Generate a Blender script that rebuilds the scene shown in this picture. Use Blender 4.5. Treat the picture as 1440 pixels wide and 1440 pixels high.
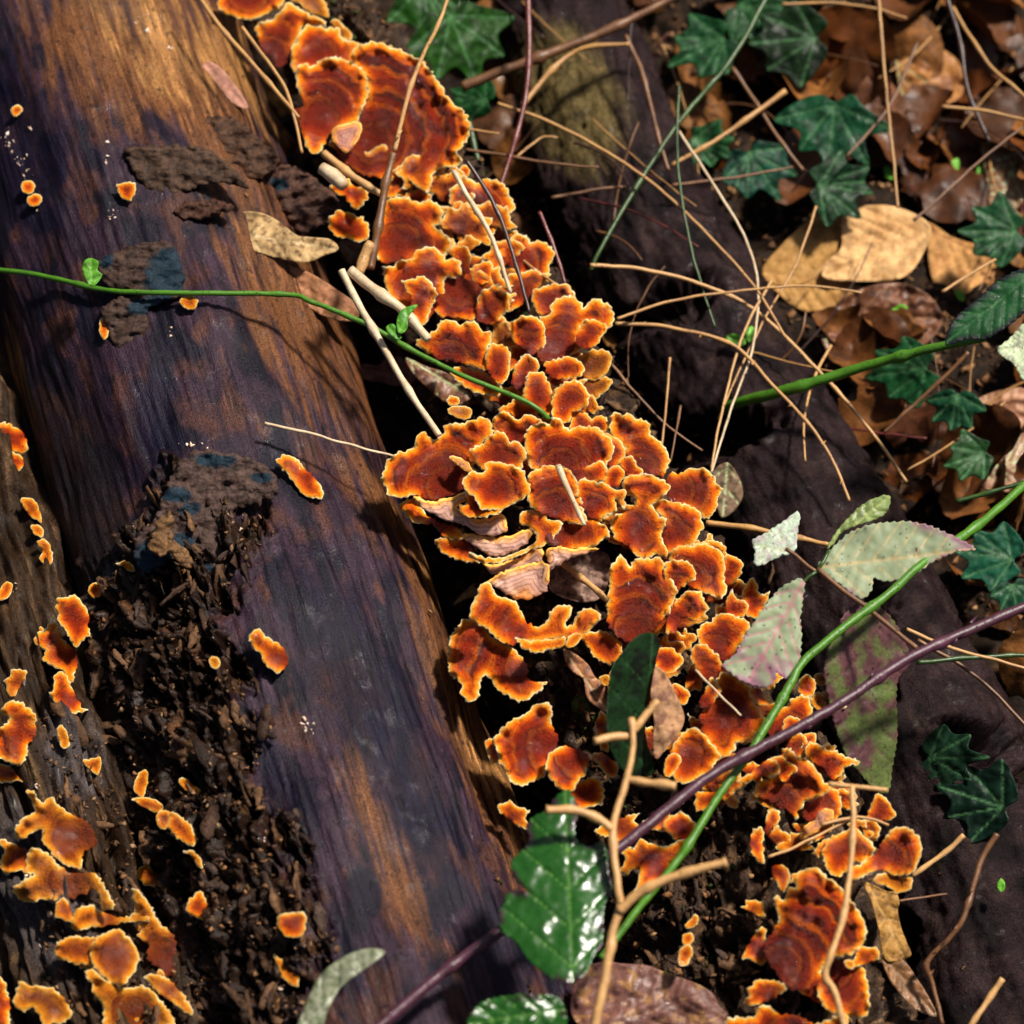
import bpy, math, random
import numpy as np
from mathutils import Vector, Matrix
from mathutils.bvhtree import BVHTree
from mathutils.geometry import delaunay_2d_cdt
random.seed(7); rng = np.random.default_rng(7)
for o in list(bpy.data.objects): bpy.data.objects.remove(o)
scn = bpy.context.scene; COL = scn.collection

# ------------------------------------------------------------------ camera, sky, sun, exposure
S = 0.0002                      # metres per photograph pixel at the subject
PITCH = math.radians(60); DIST = 0.95
fwd = np.array([0, math.cos(PITCH), -math.sin(PITCH)]); right = np.array([1., 0, 0]); up = np.cross(right, fwd)
TARGET = np.array([0, 0, 300*S]); CAM = TARGET - fwd*DIST
cam = bpy.data.cameras.new('camera'); camo = bpy.data.objects.new('camera', cam); COL.objects.link(camo); scn.camera = camo
camo.location = CAM; camo.rotation_euler = (math.radians(90)-PITCH, 0, 0)
cam.sensor_width = 36; cam.lens = 36*DIST/(1440*S); cam.clip_start = 0.01; cam.clip_end = 50
cam.dof.use_dof = True; cam.dof.focus_distance = DIST-0.014; cam.dof.aperture_fstop = 13
w = bpy.data.worlds.new('World'); scn.world = w; w.use_nodes = True
nt = w.node_tree; bg = nt.nodes['Background']; sky = nt.nodes.new('ShaderNodeTexSky')
SUNV = Vector((0.42, 0.30, 0.86)).normalized()
sky.sky_type = 'NISHITA'; sky.dust_density = 3.; sky.ozone_density = .2; sky.air_density = .8; sky.sun_disc = False; sky.sun_elevation = math.asin(SUNV.z); sky.sun_rotation = math.atan2(SUNV.x, SUNV.y)
nt.links.new(sky.outputs[0], bg.inputs[0]); bg.inputs[1].default_value = 0.05
sl = bpy.data.lights.new('sun', 'SUN'); sl.energy = 5.0; sl.angle = math.radians(6); sl.color = (1, 0.94, 0.84)
so = bpy.data.objects.new('sun', sl); COL.objects.link(so); so.rotation_euler = SUNV.to_track_quat('Z', 'Y').to_euler(); so.location = (0.3, 0.3, 1)
scn.render.engine = 'CYCLES'; vs = scn.view_settings
vs.view_transform = 'Standard'; vs.look = 'None'; vs.gamma = 1; vs.use_curve_mapping = False; vs.exposure = 0.45
scn.cycles.max_bounces = 5; scn.cycles.use_denoising = True

# ------------------------------------------------------------------ helpers
def rays(xy):
    xy = np.atleast_2d(np.asarray(xy, float)); k = S/DIST
    return fwd[None] + (xy[:, :1]-720)*k*right[None] - (xy[:, 1:2]-720)*k*up[None]
def depth_at(x, y, z):          # distance along the view axis at which the ray through a pixel meets height z
    r = rays([(x, y)])[0]; return (z*S-CAM[2])/r[2]
def W(x, y, z): return CAM + rays([(x, y)])[0]*depth_at(x, y, z)
_perm = rng.permutation(512); _g = rng.normal(size=(512, 3)); _g /= np.linalg.norm(_g, axis=1)[:, None]
def pn(x, y, z=0.):
    x, y, z = np.broadcast_arrays(np.asarray(x, float), np.asarray(y, float), np.asarray(z, float))
    xi, yi, zi = np.floor(x).astype(int), np.floor(y).astype(int), np.floor(z).astype(int); fx, fy, fz = x-xi, y-yi, z-zi
    f = lambda t: t*t*t*(t*(t*6-15)+10); u, v, q = f(fx), f(fy), f(fz); out = 0
    for a in (0, 1):
        for b in (0, 1):
            for c in (0, 1):
                h = _perm[(_perm[(_perm[(xi+a) & 511]+yi+b) & 511]+zi+c) & 511]; g = _g[h]
                d = g[..., 0]*(fx-a)+g[..., 1]*(fy-b)+g[..., 2]*(fz-c)
                out = out + d*(u if a else 1-u)*(v if b else 1-v)*(q if c else 1-q)
    return out*1.5
def fbm(x, y, z=0., o=4):
    s = 0; a = 1.; k = 1.
    for i in range(o): s = s+a*pn(x*k+i*7.3, y*k+i*3.1, np.asarray(z)*k+i*5.7); a *= .5; k *= 2.03
    return s
def sst(a, b, x): t = np.clip((x-a)/(b-a), 0, 1); return t*t*(3-2*t)
def link(name, me, mat, parent=None, loc=(0, 0, 0), smooth=True):
    if mat: me.materials.append(mat)
    if smooth: me.polygons.foreach_set('use_smooth', [True]*len(me.polygons))
    o = bpy.data.objects.new(name, me); COL.objects.link(o); o.location = loc
    if parent: o.parent = parent
    return o
def tag(o, label, cat, group=None, kind=None):
    if label: o['label'] = label
    if cat: o['category'] = cat
    if group: o['group'] = group
    if kind: o['kind'] = kind
    return o
def empty(name, loc): o = bpy.data.objects.new(name, None); COL.objects.link(o); o.location = loc; o.empty_display_size = .01; return o
def mesh(name, v, f, attrs=None, loc=None):
    me = bpy.data.meshes.new(name); v = np.asarray(v, float)
    if loc is not None: v = v-np.asarray(loc)
    f = [tuple(map(int, q)) for q in f] if not isinstance(f, np.ndarray) else f
    if isinstance(f, np.ndarray):
        n, k = f.shape; me.vertices.add(len(v)); me.vertices.foreach_set('co', v.astype(np.float32).ravel())
        me.loops.add(n*k); me.loops.foreach_set('vertex_index', f.astype(np.int32).ravel())
        me.polygons.add(n); me.polygons.foreach_set('loop_start', np.arange(0, n*k, k, dtype=np.int32)); me.update(calc_edges=True); me.validate()
    else: me.from_pydata(v.tolist(), [], f); me.update()
    for an, av in (attrs or {}).items():
        a = me.color_attributes.new(an, 'FLOAT_COLOR', 'POINT'); av = np.asarray(av, np.float32)
        if av.shape[1] == 3: av = np.hstack([av, np.ones((len(av), 1), np.float32)])
        a.data.foreach_set('color', av.ravel())
    return me
def catmull(p, closed=True, step=3.):
    p = np.asarray(p, float); n = len(p); out = []
    rg = range(n) if closed else range(n-1)
    for i in rg:
        if closed: a, b, c, d = p[(i-1) % n], p[i], p[(i+1) % n], p[(i+2) % n]
        else: a, b, c, d = p[max(i-1, 0)], p[i], p[i+1], p[min(i+2, n-1)]
        m = max(1, int(np.linalg.norm((c-b)[:2])/step))
        for t in np.arange(m)/m:
            out.append(.5*((2*b)+(-a+c)*t+(2*a-5*b+4*c-d)*t*t+(-a+3*b-3*c+d)*t**3))
    if not closed: out.append(p[-1])
    return np.array(out)
def segdist(pts, a, b):
    ab = b-a; L = (ab**2).sum(1)+1e-9; best = np.full(len(pts), 1e9)
    for i in range(0, len(pts), 4000):
        q = pts[i:i+4000, None, :]-a[None]; t = np.clip((q*ab[None]).sum(2)/L[None], 0, 1)
        best[i:i+4000] = np.sqrt(((q-t[..., None]*ab[None])**2).sum(2)).min(1)
    return best
def inside(pts, poly):
    r = np.zeros(len(pts), bool); x, y = pts[:, 0], pts[:, 1]; n = len(poly)
    for i in range(n):
        x1, y1 = poly[i]; x2, y2 = poly[(i+1) % n]
        if y1 == y2: continue
        c = ((y1 > y) != (y2 > y)) & (x < (x2-x1)*(y-y1)/(y2-y1)+x1); r ^= c
    return r
def poly_mesh(poly, fine=3., coarse=5.5, band=14.):
    """triangulates the inside of an outline; returns points, triangles, ordered boundary"""
    lo, hi = poly.min(0), poly.max(0)
    def grid(s):
        xs = np.arange(lo[0], hi[0], s); ys = np.arange(lo[1], hi[1], s*.87); g = np.array([(x+(j % 2)*s/2, y) for j, y in enumerate(ys) for x in xs])
        if len(g) == 0: return np.zeros((0, 2))
        return g+rng.uniform(-.18, .18, g.shape)*s
    nx = np.roll(poly, -1, 0); pts = [poly]
    for s, lo_, hi_ in ((fine, fine*.55, band), (coarse, band+coarse*.4, 1e9)):
        g = grid(s)
        if len(g):
            g = g[inside(g, poly)]
            if len(g): d = segdist(g, poly, nx); g = g[(d > lo_) & (d < hi_)]; pts.append(g)
    P = np.vstack(pts); n = len(poly)
    r = delaunay_2d_cdt([Vector(q) for q in P], [(i, (i+1) % n) for i in range(n)], [list(range(n))], 1, 1e-4)
    V = np.array([tuple(v) for v in r[0]]); F = [f for f in r[2] if len(f) == 3]
    cnt = {}
    for f in F:
        for i in range(3): cnt[(f[i], f[(i+1) % 3])] = 1
    bd = [(a, b) for (a, b) in cnt if (b, a) not in cnt]
    return V, np.array(F), bd
def sheet_mesh(name, poly, Da, offf, thickf, attrf, fine=3., coarse=5.5, band=14., loc=None):
    """a solid sheet: pixel outline set at view depth Da, offf = offset towards the camera, thickf = thickness, both in pixels"""
    V, F, bd = poly_mesh(poly, fine, coarse, band); nx = np.roll(poly, -1, 0); rim = segdist(V, poly, nx)
    off = offf(V, rim); th = thickf(V, rim); R = rays(V)
    top = CAM+R*(Da-off*S)[:, None]; bot = CAM+R*(Da-(off-th)*S)[:, None]; n = len(V)
    a = (V[F[:, 1]]-V[F[:, 0]]); b = (V[F[:, 2]]-V[F[:, 0]]); flip = (a[:, 0]*b[:, 1]-a[:, 1]*b[:, 0]) > 0
    F2 = F.copy(); F2[flip] = F2[flip][:, ::-1]                      # front faces look at the camera
    fl = [tuple(q) for q in F2]+[tuple(q[::-1]+n) for q in F2]
    s = flip.mean() > .5
    fl += [((b_, a_, a_+n) if not s else (a_, b_, b_+n)) for a_, b_ in bd]+[((b_, a_+n, b_+n) if not s else (a_, b_+n, a_+n)) for a_, b_ in bd]
    at = {}
    for k, v in attrf(V, rim).items():
        if isinstance(v, tuple): at[k] = np.vstack(v)
        else: at[k] = np.vstack([v, v])
    return mesh(name, np.vstack([top, bot]), np.array(fl), at, loc)

# ------------------------------------------------------------------ materials
class NT:
    def __init__(s, name):
        s.m = bpy.data.materials.new(name); s.m.use_nodes = True; s.t = s.m.node_tree; s.b = s.t.nodes['Principled BSDF']
    def n(s, t, **k):
        x = s.t.nodes.new('ShaderNode'+t)
        for a, v in k.items(): setattr(x, a, v)
        return x
    def l(s, a, b): s.t.links.new(a, b)
    def val(s, sock, v):
        if hasattr(v, 'is_output'): s.l(v, sock)
        else: sock.default_value = v
    def math(s, op, a, b=0., c=0., clamp=False):
        x = s.n('Math', operation=op, use_clamp=clamp); s.val(x.inputs[0], a); s.val(x.inputs[1], b); s.val(x.inputs[2], c); return x.outputs[0]
    def mix(s, f, a, b, mode='MIX'):
        x = s.n('Mix', data_type='RGBA', blend_type=mode); s.val(x.inputs[0], f); s.val(x.inputs[6], a if hasattr(a, 'is_output') else (*a, 1)); s.val(x.inputs[7], b if hasattr(b, 'is_output') else (*b, 1)); return x.outputs[2]
    def pos(s, scale=(1, 1, 1)):
        g = s.n('NewGeometry'); v = s.n('VectorMath', operation='MULTIPLY'); s.l(g.outputs['Position'], v.inputs[0]); v.inputs[1].default_value = scale; return v.outputs[0]
    def noise(s, px, detail=4, rough=.6, vec=None, dist=0.):
        x = s.n('TexNoise'); x.inputs['Scale'].default_value = 1/(px*S); x.inputs['Detail'].default_value = detail; x.inputs['Roughness'].default_value = rough; x.inputs['Distortion'].default_value = dist
        s.l(vec if vec is not None else s.pos(), x.inputs['Vector']); return x.outputs['Fac']
    def ramp(s, f, st):
        x = s.n('ValToRGB'); e = x.color_ramp.elements
        while len(e) > 1: e.remove(e[0])
        e[0].position = st[0][0]; e[0].color = (*st[0][1], 1)
        for p, c in st[1:]: q = e.new(p); q.color = (*c, 1)
        s.l(f, x.inputs[0]); return x.outputs[0]
    def mr(s, f, a, b, c=0., d=1.):
        x = s.n('MapRange'); s.val(x.inputs[0], f)
        for i, v in enumerate((a, b, c, d)): x.inputs[i+1].default_value = v
        return x.outputs[0]
    def attr(s, n): x = s.n('Attribute', attribute_name=n); return x
    def bump(s, h, dist_px, strength=1.):
        x = s.n('Bump'); x.inputs['Distance'].default_value = dist_px*S; x.inputs['Strength'].default_value = strength; s.l(h, x.inputs['Height']); s.l(x.outputs[0], s.b.inputs['Normal']); return x
    def coat(s, px, dist_px, wt, rough=.1, lo=.45, hi=.62):
        x = s.n('Bump'); x.inputs['Distance'].default_value = dist_px*S; x.inputs['Strength'].default_value = 1.; s.l(s.noise(px, 3, .6), x.inputs['Height']); s.l(x.outputs[0], s.b.inputs['Coat Normal'])
        s.set(Coat_Roughness=rough, Coat_Weight=s.mr(s.noise(px*9, 3, .6), lo, hi, 0, wt))
    def set(s, **k):
        for a, v in k.items(): s.val(s.b.inputs[a.replace('_', ' ')], v)

def fungus_mat():
    m = NT('velvety_wet_bracket'); a = m.attr('F'); sp = m.n('SeparateColor'); m.l(a.outputs['Color'], sp.inputs[0])
    rim = m.math('MULTIPLY', sp.outputs[0], 40.); rad = m.math('MULTIPLY', sp.outputs[1], 250.); und = sp.outputs[2]; tone = a.outputs['Alpha']
    n1 = m.noise(16, 3); n2 = m.noise(3.2, 4, .7); n3 = m.noise(45, 2)
    rw = m.math('ADD', rim, m.math('MULTIPLY', m.math('SUBTRACT', n1, .5), 6.)); rw = m.math('ADD', rw, m.math('MULTIPLY', m.math('SUBTRACT', n2, .5), 3.))
    rr = m.mr(rw, 0, 40)
    red = m.ramp(rr, [(0, (1, .82, .50)), (.035, (1, .62, .18)), (.07, (1, .38, .02)), (.14, (.92, .22, .003)), (.23, (.74, .105, .002)), (.35, (.52, .042, .001)), (.6, (.33, .016, .001)), (1, (.34, .019, .001))])
    gold = m.ramp(rr, [(0, (1, .78, .45)), (.04, (.9, .48, .08)), (.1, (.72, .27, .015)), (.2, (.55, .17, .008)), (.45, (.36, .085, .005)), (1, (.21, .048, .005))])
    top = m.mix(tone, red, gold)
    ph = m.math('ADD', m.math('MULTIPLY', rad, .42), m.math('MULTIPLY', n3, 17.)); b1 = m.math('SINE', ph); b2 = m.math('SINE', m.math('MULTIPLY', ph, .37))
    bb = m.mr(m.math('ADD', m.math('MULTIPLY', b1, .5), b2), .0, .7, 0, .88); inner = m.math('MULTIPLY', m.mr(rw, 6, 14), m.mr(rad, 14, 34)) if True else 0
    top = m.mix(m.math('MULTIPLY', bb, inner), top, (.075, .006, .003))
    b3 = m.mr(m.math('SINE', m.math('ADD', m.math('MULTIPLY', ph, .61), 2.)), .35, .95, 0, .75)
    top = m.mix(m.math('MULTIPLY', m.math('MULTIPLY', b3, inner), m.mr(tone, 0, 1, 1, .25)), top, (.78, .15, .003))
    fb = m.mr(m.math('SINE', m.math('ADD', m.math('MULTIPLY', rad, 1.25), m.math('MULTIPLY', n1, 9.))), .2, 1., 0, .42); top = m.mix(m.math('MULTIPLY', fb, inner), top, (.10, .010, .003))
    cen = m.math('MULTIPLY', m.mr(rad, 15, 110, .62, 0), m.mr(rw, 12, 30))
    top = m.mix(cen, top, (.12, .016, .008))
    top = m.mix(m.math('MULTIPLY', m.mr(n2, .35, .65, .55, 0), m.mr(rw, 6, 16)), top, (.07, .008, .003))
    un = m.ramp(rr, [(0, (1, .55, .12)), (.08, (.95, .40, .05)), (.17, (.72, .34, .14)), (.35, (.55, .31, .24)), (.8, (.52, .27, .18)), (1, (.66, .26, .06))])
    ln = m.mr(m.math('SINE', m.math('ADD', m.math('MULTIPLY', rim, .95), m.math('MULTIPLY', n1, 7.))), .3, .9, 0, .6)
    un = m.mix(ln, un, (.22, .10, .07))
    c = m.mix(und, top, un); m.set(Base_Color=c, Roughness=m.mr(m.noise(9, 2), .4, .6, .25, .5), Specular_IOR_Level=.22)
    m.set(Subsurface_Weight=.06, Subsurface_Scale=5*S); m.b.inputs['Subsurface Radius'].default_value = (1, .35, .1)
    h = m.math('ADD', m.math('MULTIPLY', n2, 1.), m.math('MULTIPLY', m.noise(1.6, 2), .45)); h = m.math('MULTIPLY', h, m.math('SUBTRACT', 1., m.math('MULTIPLY', und, .8))); m.bump(h, 4.4, 1.); m.coat(3.6, 3.2, .8, .06, .52, .62)
    return m.m
def col_mat(name, rough=(.3, .6), noise_px=6, bump_px=1.2, spec=.4, var=.35, coat=0., stretch=None, transl=0., nr=9):
    m = NT(name); a = m.attr('Col'); v = m.pos(stretch) if stretch else None
    n1 = m.noise(noise_px, 5, .65, v); n2 = m.noise(noise_px*5, 3, .6, v)
    k = m.math('MULTIPLY', m.mr(n1, .25, .75, 1-var, 1+var), m.mr(n2, .3, .7, 1-var*.6, 1+var*.6))
    mul = m.n('VectorMath', operation='SCALE'); m.l(a.outputs['Color'], mul.inputs[0]); m.l(k, mul.inputs['Scale'])
    m.set(Base_Color=mul.outputs[0], Roughness=m.mr(m.noise(nr, 3), .3, .7, rough[0], rough[1]), Specular_IOR_Level=spec)
    m.bump(n1, bump_px, .9)
    if coat: m.coat(6., 1.8, coat, .1, .52, .68)
    if transl:
        t = m.n('BsdfTranslucent'); m.l(mul.outputs[0], t.inputs[0]); x = m.n('MixShader'); x.inputs[0].default_value = transl
        m.l(m.b.outputs[0], x.inputs[1]); m.l(t.outputs[0], x.inputs[2]); m.l(x.outputs[0], m.t.nodes['Material Output'].inputs[0])
    return m.m
def flat_mat(name, c, rough=.45, var=.4, noise_px=5, spec=.5, bump=1., c2=None):
    m = NT(name); n = m.noise(noise_px, 4, .6); n2 = m.noise(noise_px*7, 3)
    col = m.mix(m.mr(n2, .35, .65), c, c2 or tuple(q*.55 for q in c)); col = m.mix(m.mr(n, .3, .7, var, 0), col, tuple(q*.35 for q in c))
    m.set(Base_Color=col, Roughness=rough, Specular_IOR_Level=spec); m.bump(n, bump, .8); return m.m
M_F = fungus_mat()
M_LEAF = col_mat('wet_leaf', (.3, .6), 5, .9, .2, .4, .6, transl=.1)
M_DARK = col_mat('dark_green_leaf', (.35, .6), 6, .8, .1, .4, .2)
M_PALE = col_mat('pale_leaf_underside', (.4, .55), 12, .3, .15, .08, transl=.15)
M_GLOSS = col_mat('glossy_leaf', (.24, .3), 9, .3, .5, .2)
M_DULL = col_mat('dry_leaf', (.45, .7), 7, 1.6, .14, .35, transl=.06)
M_STEM = {k: flat_mat(k+'_stem', c, r, .5, 4, .5, .7, c2) for k, c, r, c2 in (
    ('straw', (.52, .27, .08), .45, (.38, .19, .07)), ('cream', (.72, .56, .36), .5, (.5, .34, .19)), ('green', (.07, .22, .006), .45, (.055, .16, .01)),
    ('purple', (.085, .022, .045), .42, (.055, .016, .025)), ('brown', (.20, .085, .03), .45, (.11, .045, .018)), ('dark', (.05, .02, .016), .4, None),
    ('pale', (.62, .34, .12), .5, (.50, .27, .10)), ('deepgreen', (.035, .085, .01), .4, None), ('redbrown', (.17, .035, .03), .35, None))}
M_MOULD = flat_mat('white_mould', (.72, .55, .42), .7, .2)
def wood_mat(name, along, rough=(.22, .6), px=5, bump=3., var=.6, spec=.55):
    """wet wood: fine grain stretched along the log by its own Guv attribute"""
    m = NT(name); a = m.attr('Col'); g = m.attr('G'); v = m.n('VectorMath', operation='MULTIPLY'); m.l(g.outputs['Vector'], v.inputs[0]); v.inputs[1].default_value = (along, 1, 1)
    def ns(p, d, r=.65): x = m.n('TexNoise'); x.inputs['Scale'].default_value = 100./p; x.inputs['Detail'].default_value = d; x.inputs['Roughness'].default_value = r; m.l(v.outputs[0], x.inputs['Vector']); return x.outputs['Fac']
    n1 = ns(px, 6, .7); n2 = ns(px*6, 4); n3 = m.noise(2.1, 3, .75)
    k = m.math('MULTIPLY', m.mr(n1, .25, .75, 1-var, 1+var), m.mr(n2, .3, .7, 1-var*.7, 1+var*.7)); k = m.math('MULTIPLY', k, m.mr(n3, .34, .66, .2, 1.9))
    mul = m.n('VectorMath', operation='SCALE'); m.l(a.outputs['Color'], mul.inputs[0]); m.l(k, mul.inputs['Scale'])
    m.set(Base_Color=mul.outputs[0], Roughness=m.mr(m.noise(40, 4), .35, .65, rough[0], rough[1]), Specular_IOR_Level=spec)
    h = m.math('ADD', m.math('MULTIPLY', n1, .8), m.math('MULTIPLY', m.noise(3.2, 3, .6), .5)); m.bump(h, bump, .8); m.coat(4., 2.2, .45, .12, .57, .75); return m.m
M_LOG = wood_mat('wet_decorticated_wood', .10, (.26, .42), 4, 2.6, .5, .1)
M_BARK = wood_mat('dark_bark', 1.6, (.4, .7), 7, 4., .6, .08)
M_ROT = wood_mat('rotten_fibrous_bark', .35, (.25, .6), 6, 5., .75, .1)

# ------------------------------------------------------------------ logs
def tube_log(path, rad, ns, nt_, dispf, colf, t0=-1.9, t1=1.9, flat=1.):
    """log from pixel/height stations; dispf(s, q, base points px) -> radial displacement px; colf -> colour"""
    P = np.array([np.append(W(x, y, z), 0)[:3] for x, y, z in path])/S; P = np.hstack([P, np.array(rad, float)[:, None]])
    seg = np.linalg.norm(np.diff(P[:, :3], axis=0), axis=1); cs = np.concatenate([[0], np.cumsum(seg)]); u = np.linspace(0, cs[-1], ns)
    C = np.array([[np.interp(q, cs, P[:, k]) for k in range(4)] for q in u])
    for _ in range(30): C[1:-1] = (C[:-2]+C[2:]+2*C[1:-1])/4 if ns < 400 else C[1:-1]*.4+.3*(C[:-2]+C[2:])
    T = np.gradient(C[:, :3], axis=0); T /= np.linalg.norm(T, axis=1)[:, None]; side = np.cross(T, [0, 0, 1.]); side /= np.linalg.norm(side, axis=1)[:, None]
    if side[0, 0] < 0: side = -side
    upv = np.array([0, 0, 1.]); th = np.linspace(t0, t1, nt_)
    s = np.repeat(u[:, None], nt_, 1); q = th[None]*C[:, 3:4]; N = side[:, None, :]*np.sin(th)[None, :, None]+upv*np.cos(th)[None, :, None]*flat
    B = C[:, None, :3]+N*C[:, 3][:, None, None]; Vp = (B*S).reshape(-1, 3)
    rel = Vp-CAM; dep = rel@fwd; px = 720+(rel@right)/dep*DIST/S; py = 720-(rel@up)/dep*DIST/S
    px = px.reshape(ns, nt_); py = py.reshape(ns, nt_); d, cc = dispf(s, q, px, py), None
    V = (B+N*d[..., None])*S; col = colf(s, q, px, py, d)
    idx = np.arange(ns*nt_).reshape(ns, nt_); F = np.stack([idx[:-1, :-1], idx[:-1, 1:], idx[1:, 1:], idx[1:, :-1]], -1).reshape(-1, 4)
    a = V[0, 1]-V[0, 0]; b = V[1, 0]-V[0, 0]
    k = nt_//2; nn = np.cross(V[0, k+1]-V[0, k], V[1, k]-V[0, k])
    if nn[2] < 0: F = F[:, ::-1]
    G = np.stack([s/100, q/100, 0*s], -1)
    return V.reshape(-1, 3), F, col.reshape(-1, 3), G.reshape(-1, 3), C
def blob(px, py, x, y, rx, ry, ang=0.):
    a = math.radians(ang); dx, dy = px-x, py-y; u = dx*math.cos(a)+dy*math.sin(a); v = -dx*math.sin(a)+dy*math.cos(a)
    return np.clip(1.3-np.sqrt((u/rx)**2+(v/ry)**2)*1.0, 0, 1)
def mixc(c, col, m): m = np.clip(m, 0, 1)[..., None]; return c*(1-m)+np.array(col)*m
def rotmask(px, py):            # the rotten, still bark-covered flank of the log
    px = px+22*fbm(px/50, py/50, 6., 3); m = np.maximum.reduce([blob(px, py, 250, 1010, 250, 105, 78)*1.3, blob(px, py, 300, 1260, 260, 130, 72)*1.3, blob(px, py, 280, 760, 115, 85, 80), blob(px, py, 120, 1250, 330, 150, 70)])
    return sst(.12, .6, m+.55*fbm(px/45, py/60, 3., 4))*sst(.0, .2, m)
def dispA(s, q, px, py):
    r = rotmask(px, py); wq = q+7*pn(s/40, q/30, 15.); fib = 1-np.abs(pn(s/95, wq/24, 1.))*1.7; fib2 = 1-np.abs(pn(s/48, wq/15, 5.))*1.5; lump = fbm(s/60, q/36, 9., 4)
    wall = np.maximum(fib, fib2-.12)+.15*pn(s/18, q/10, 12.); am = .45+.9*sst(-.2, .3, fbm(s/130, q/60, 28., 2)); rough = -34*am*(1-sst(.45, .92, wall))+26*lump+9*fbm(s/20, q/7, 19., 4); hole = sst(.15, .5, fbm(s/55, q/20, 20., 3)); rough = rough-30*hole+12
    sm = 14*fbm(s/260, q/130, 2., 2)+2.4*pn(s/120, q/12, 4.)+1.2*pn(s/60, q/5, 7.)
    crease = -26*np.exp(-((px-(470+(py-680)*.25))/10)**2)*sst(640, 690, py)*(1-sst(690, 740, py))*0
    return sm*(1-r)+r*(rough+8)+crease
def colA(s, q, px, py, d):
    c = np.zeros(px.shape+(3,))+np.array([.066, .034, .058]); st = pn(s/150, q/13, 3.)+.6*pn(s/70, q/6, 8.)+.5*fbm(s/180, q/60, 1., 3)
    c = mixc(c, (.15, .060, .046), sst(-.05, .45, fbm(s/90, q/50, 11., 5))); c = mixc(c, (.022, .017, .034), sst(.0, .35, fbm(s/110, q/60, 14., 5)))
    br = np.maximum.reduce([blob(px, py, 215, 60, 190, 130, 20), blob(px, py, 290, 150, 190, 70, 66), blob(px, py, 430, 440, 210, 75, 62), blob(px, py, 540, 560, 180, 55, 62), blob(px, py, 660, 1010, 300, 36, 70), blob(px, py, 560, 740, 130, 34, 55)*.8, blob(px, py, 540, 1180, 190, 34, 72)*.62])
    c = mixc(c, (.28, .110, .042), sst(.05, .75, br*.9+.55*st)*sst(0, .25, br))
    oc = np.maximum.reduce([blob(px, py, 250, 50, 150, 75, 35), blob(px, py, 345, 130, 100, 35, 60), blob(px, py, 610, 820, 120, 26, 62), blob(px, py, 690, 1090, 170, 20, 64), blob(px, py, 545, 500, 150, 28, 60), blob(px, py, 20, 520, 80, 18, 70)])
    c = mixc(c, (.66, .31, .10), sst(.25, .9, oc*.8+.75*st)*sst(0, .3, oc))
    bl = np.maximum.reduce([blob(px, py, 500, 950, 190, 60, 66), blob(px, py, 470, 880, 90, 50, 60), blob(px, py, 590, 1130, 130, 45, 70), blob(px, py, 220, 620, 120, 60, 75), blob(px, py, 30, 200, 160, 70, 65), blob(px, py, 400, 1130, 150, 26, 72), blob(px, py, 700, 1330, 90, 50, 70), blob(px, py, 575, 700, 110, 20, 52), blob(px, py, 230, 190, 50, 14, 50)])
    c = mixc(c, (.013, .011, .034), sst(.2, .75, bl+.4*fbm(s/70, q/30, 30., 4))*.8)
    c = mixc(c, (.030, .022, .022), sst(0, .9, blob(px, py, 130, 750, 260, 70, 74))*.8)  # left flank darkened in the colour to stand for its shade
    pits = sst(.42, .6, fbm(s/16, q/8, 44., 3)); c = mixc(c, (.02, .012, .016), pits*.7)
    r = rotmask(px, py); rc = np.zeros(c.shape)+np.array([.045, .022, .013]); rc = mixc(rc, (.22, .10, .045), sst(.1, .7, fbm(s/50, q/20, 50., 5))); rc = mixc(rc, (.34, .19, .09), sst(.45, .9, fbm(s/24, q/12, 60., 4)))
    rc = mixc(rc, (.015, .01, .009), sst(.15, .5, fbm(s/55, q/20, 20., 3)))  # holes of the rot darkened in the colour, as recess shade
    rc = mixc(rc, (.16, .12, .11), sst(.2, .9, blob(px, py, 90, 1300, 90, 50, 60)))
    return c*.36*np.clip(1+(.25+.9*sst(-.1, .4, fbm(s/150, q/70, 75., 2)))*(pn(s/110, q/5, 70.)+.5*pn(s/40, q/3.2, 72.)), .25, 2.2)[..., None]*(1-r[..., None])+rc*.32*r[..., None]
XA = lambda y: 87+.32*y
pathA = [(XA(y), y, 150) for y in (-260, 0, 400, 800, 1200, 1700)]
VA, FA, CA, GA, _ = tube_log(pathA, [258, 256, 252, 252, 250, 250], 820, 330, dispA, colA)
logA = link('fallen_log', mesh('fallen_log', VA, FA, {'Col': CA, 'G': GA}, loc=W(330, 720, 0)), M_LOG, loc=W(330, 720, 0))
tag(logA, 'thick wet fallen log without bark lying from upper left to the bottom centre', 'log')
def dispB(s, q, px, py):
    fib = 1-np.abs(pn(s/190, q/11, 31.)); fib2 = 1-np.abs(pn(s/80, q/6, 35.)); return 30*(fib-.7)+12*(fib2-.7)+26*fbm(s/120, q/40, 33., 3)-30*sst(.2, .5, pn(s/260, q/24, 39.))
def colB(s, q, px, py, d):
    c = np.zeros(px.shape+(3,))+np.array([.055, .028, .014]); st = pn(s/120, q/7, 3.); c = mixc(c, (.19, .095, .035), sst(.0, .6, st)); c = mixc(c, (.38, .22, .09), sst(.4, .8, pn(s/60, q/4, 13.)))
    g = np.maximum(blob(px, py, 60, 1260, 130, 60, 65), blob(px, py, 100, 1060, 70, 40, 70)); return mixc(c, (.15, .115, .11), sst(0, .6, g+.3*st))*.36
pathB = [(XA(y)-382, y, 70) for y in (-260, 0, 400, 800, 1200, 1700)]
VB, FB, CB, GB, _ = tube_log(pathB, [170, 170, 172, 184, 200, 210], 620, 190, dispB, colB, flat=1.1)
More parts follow.
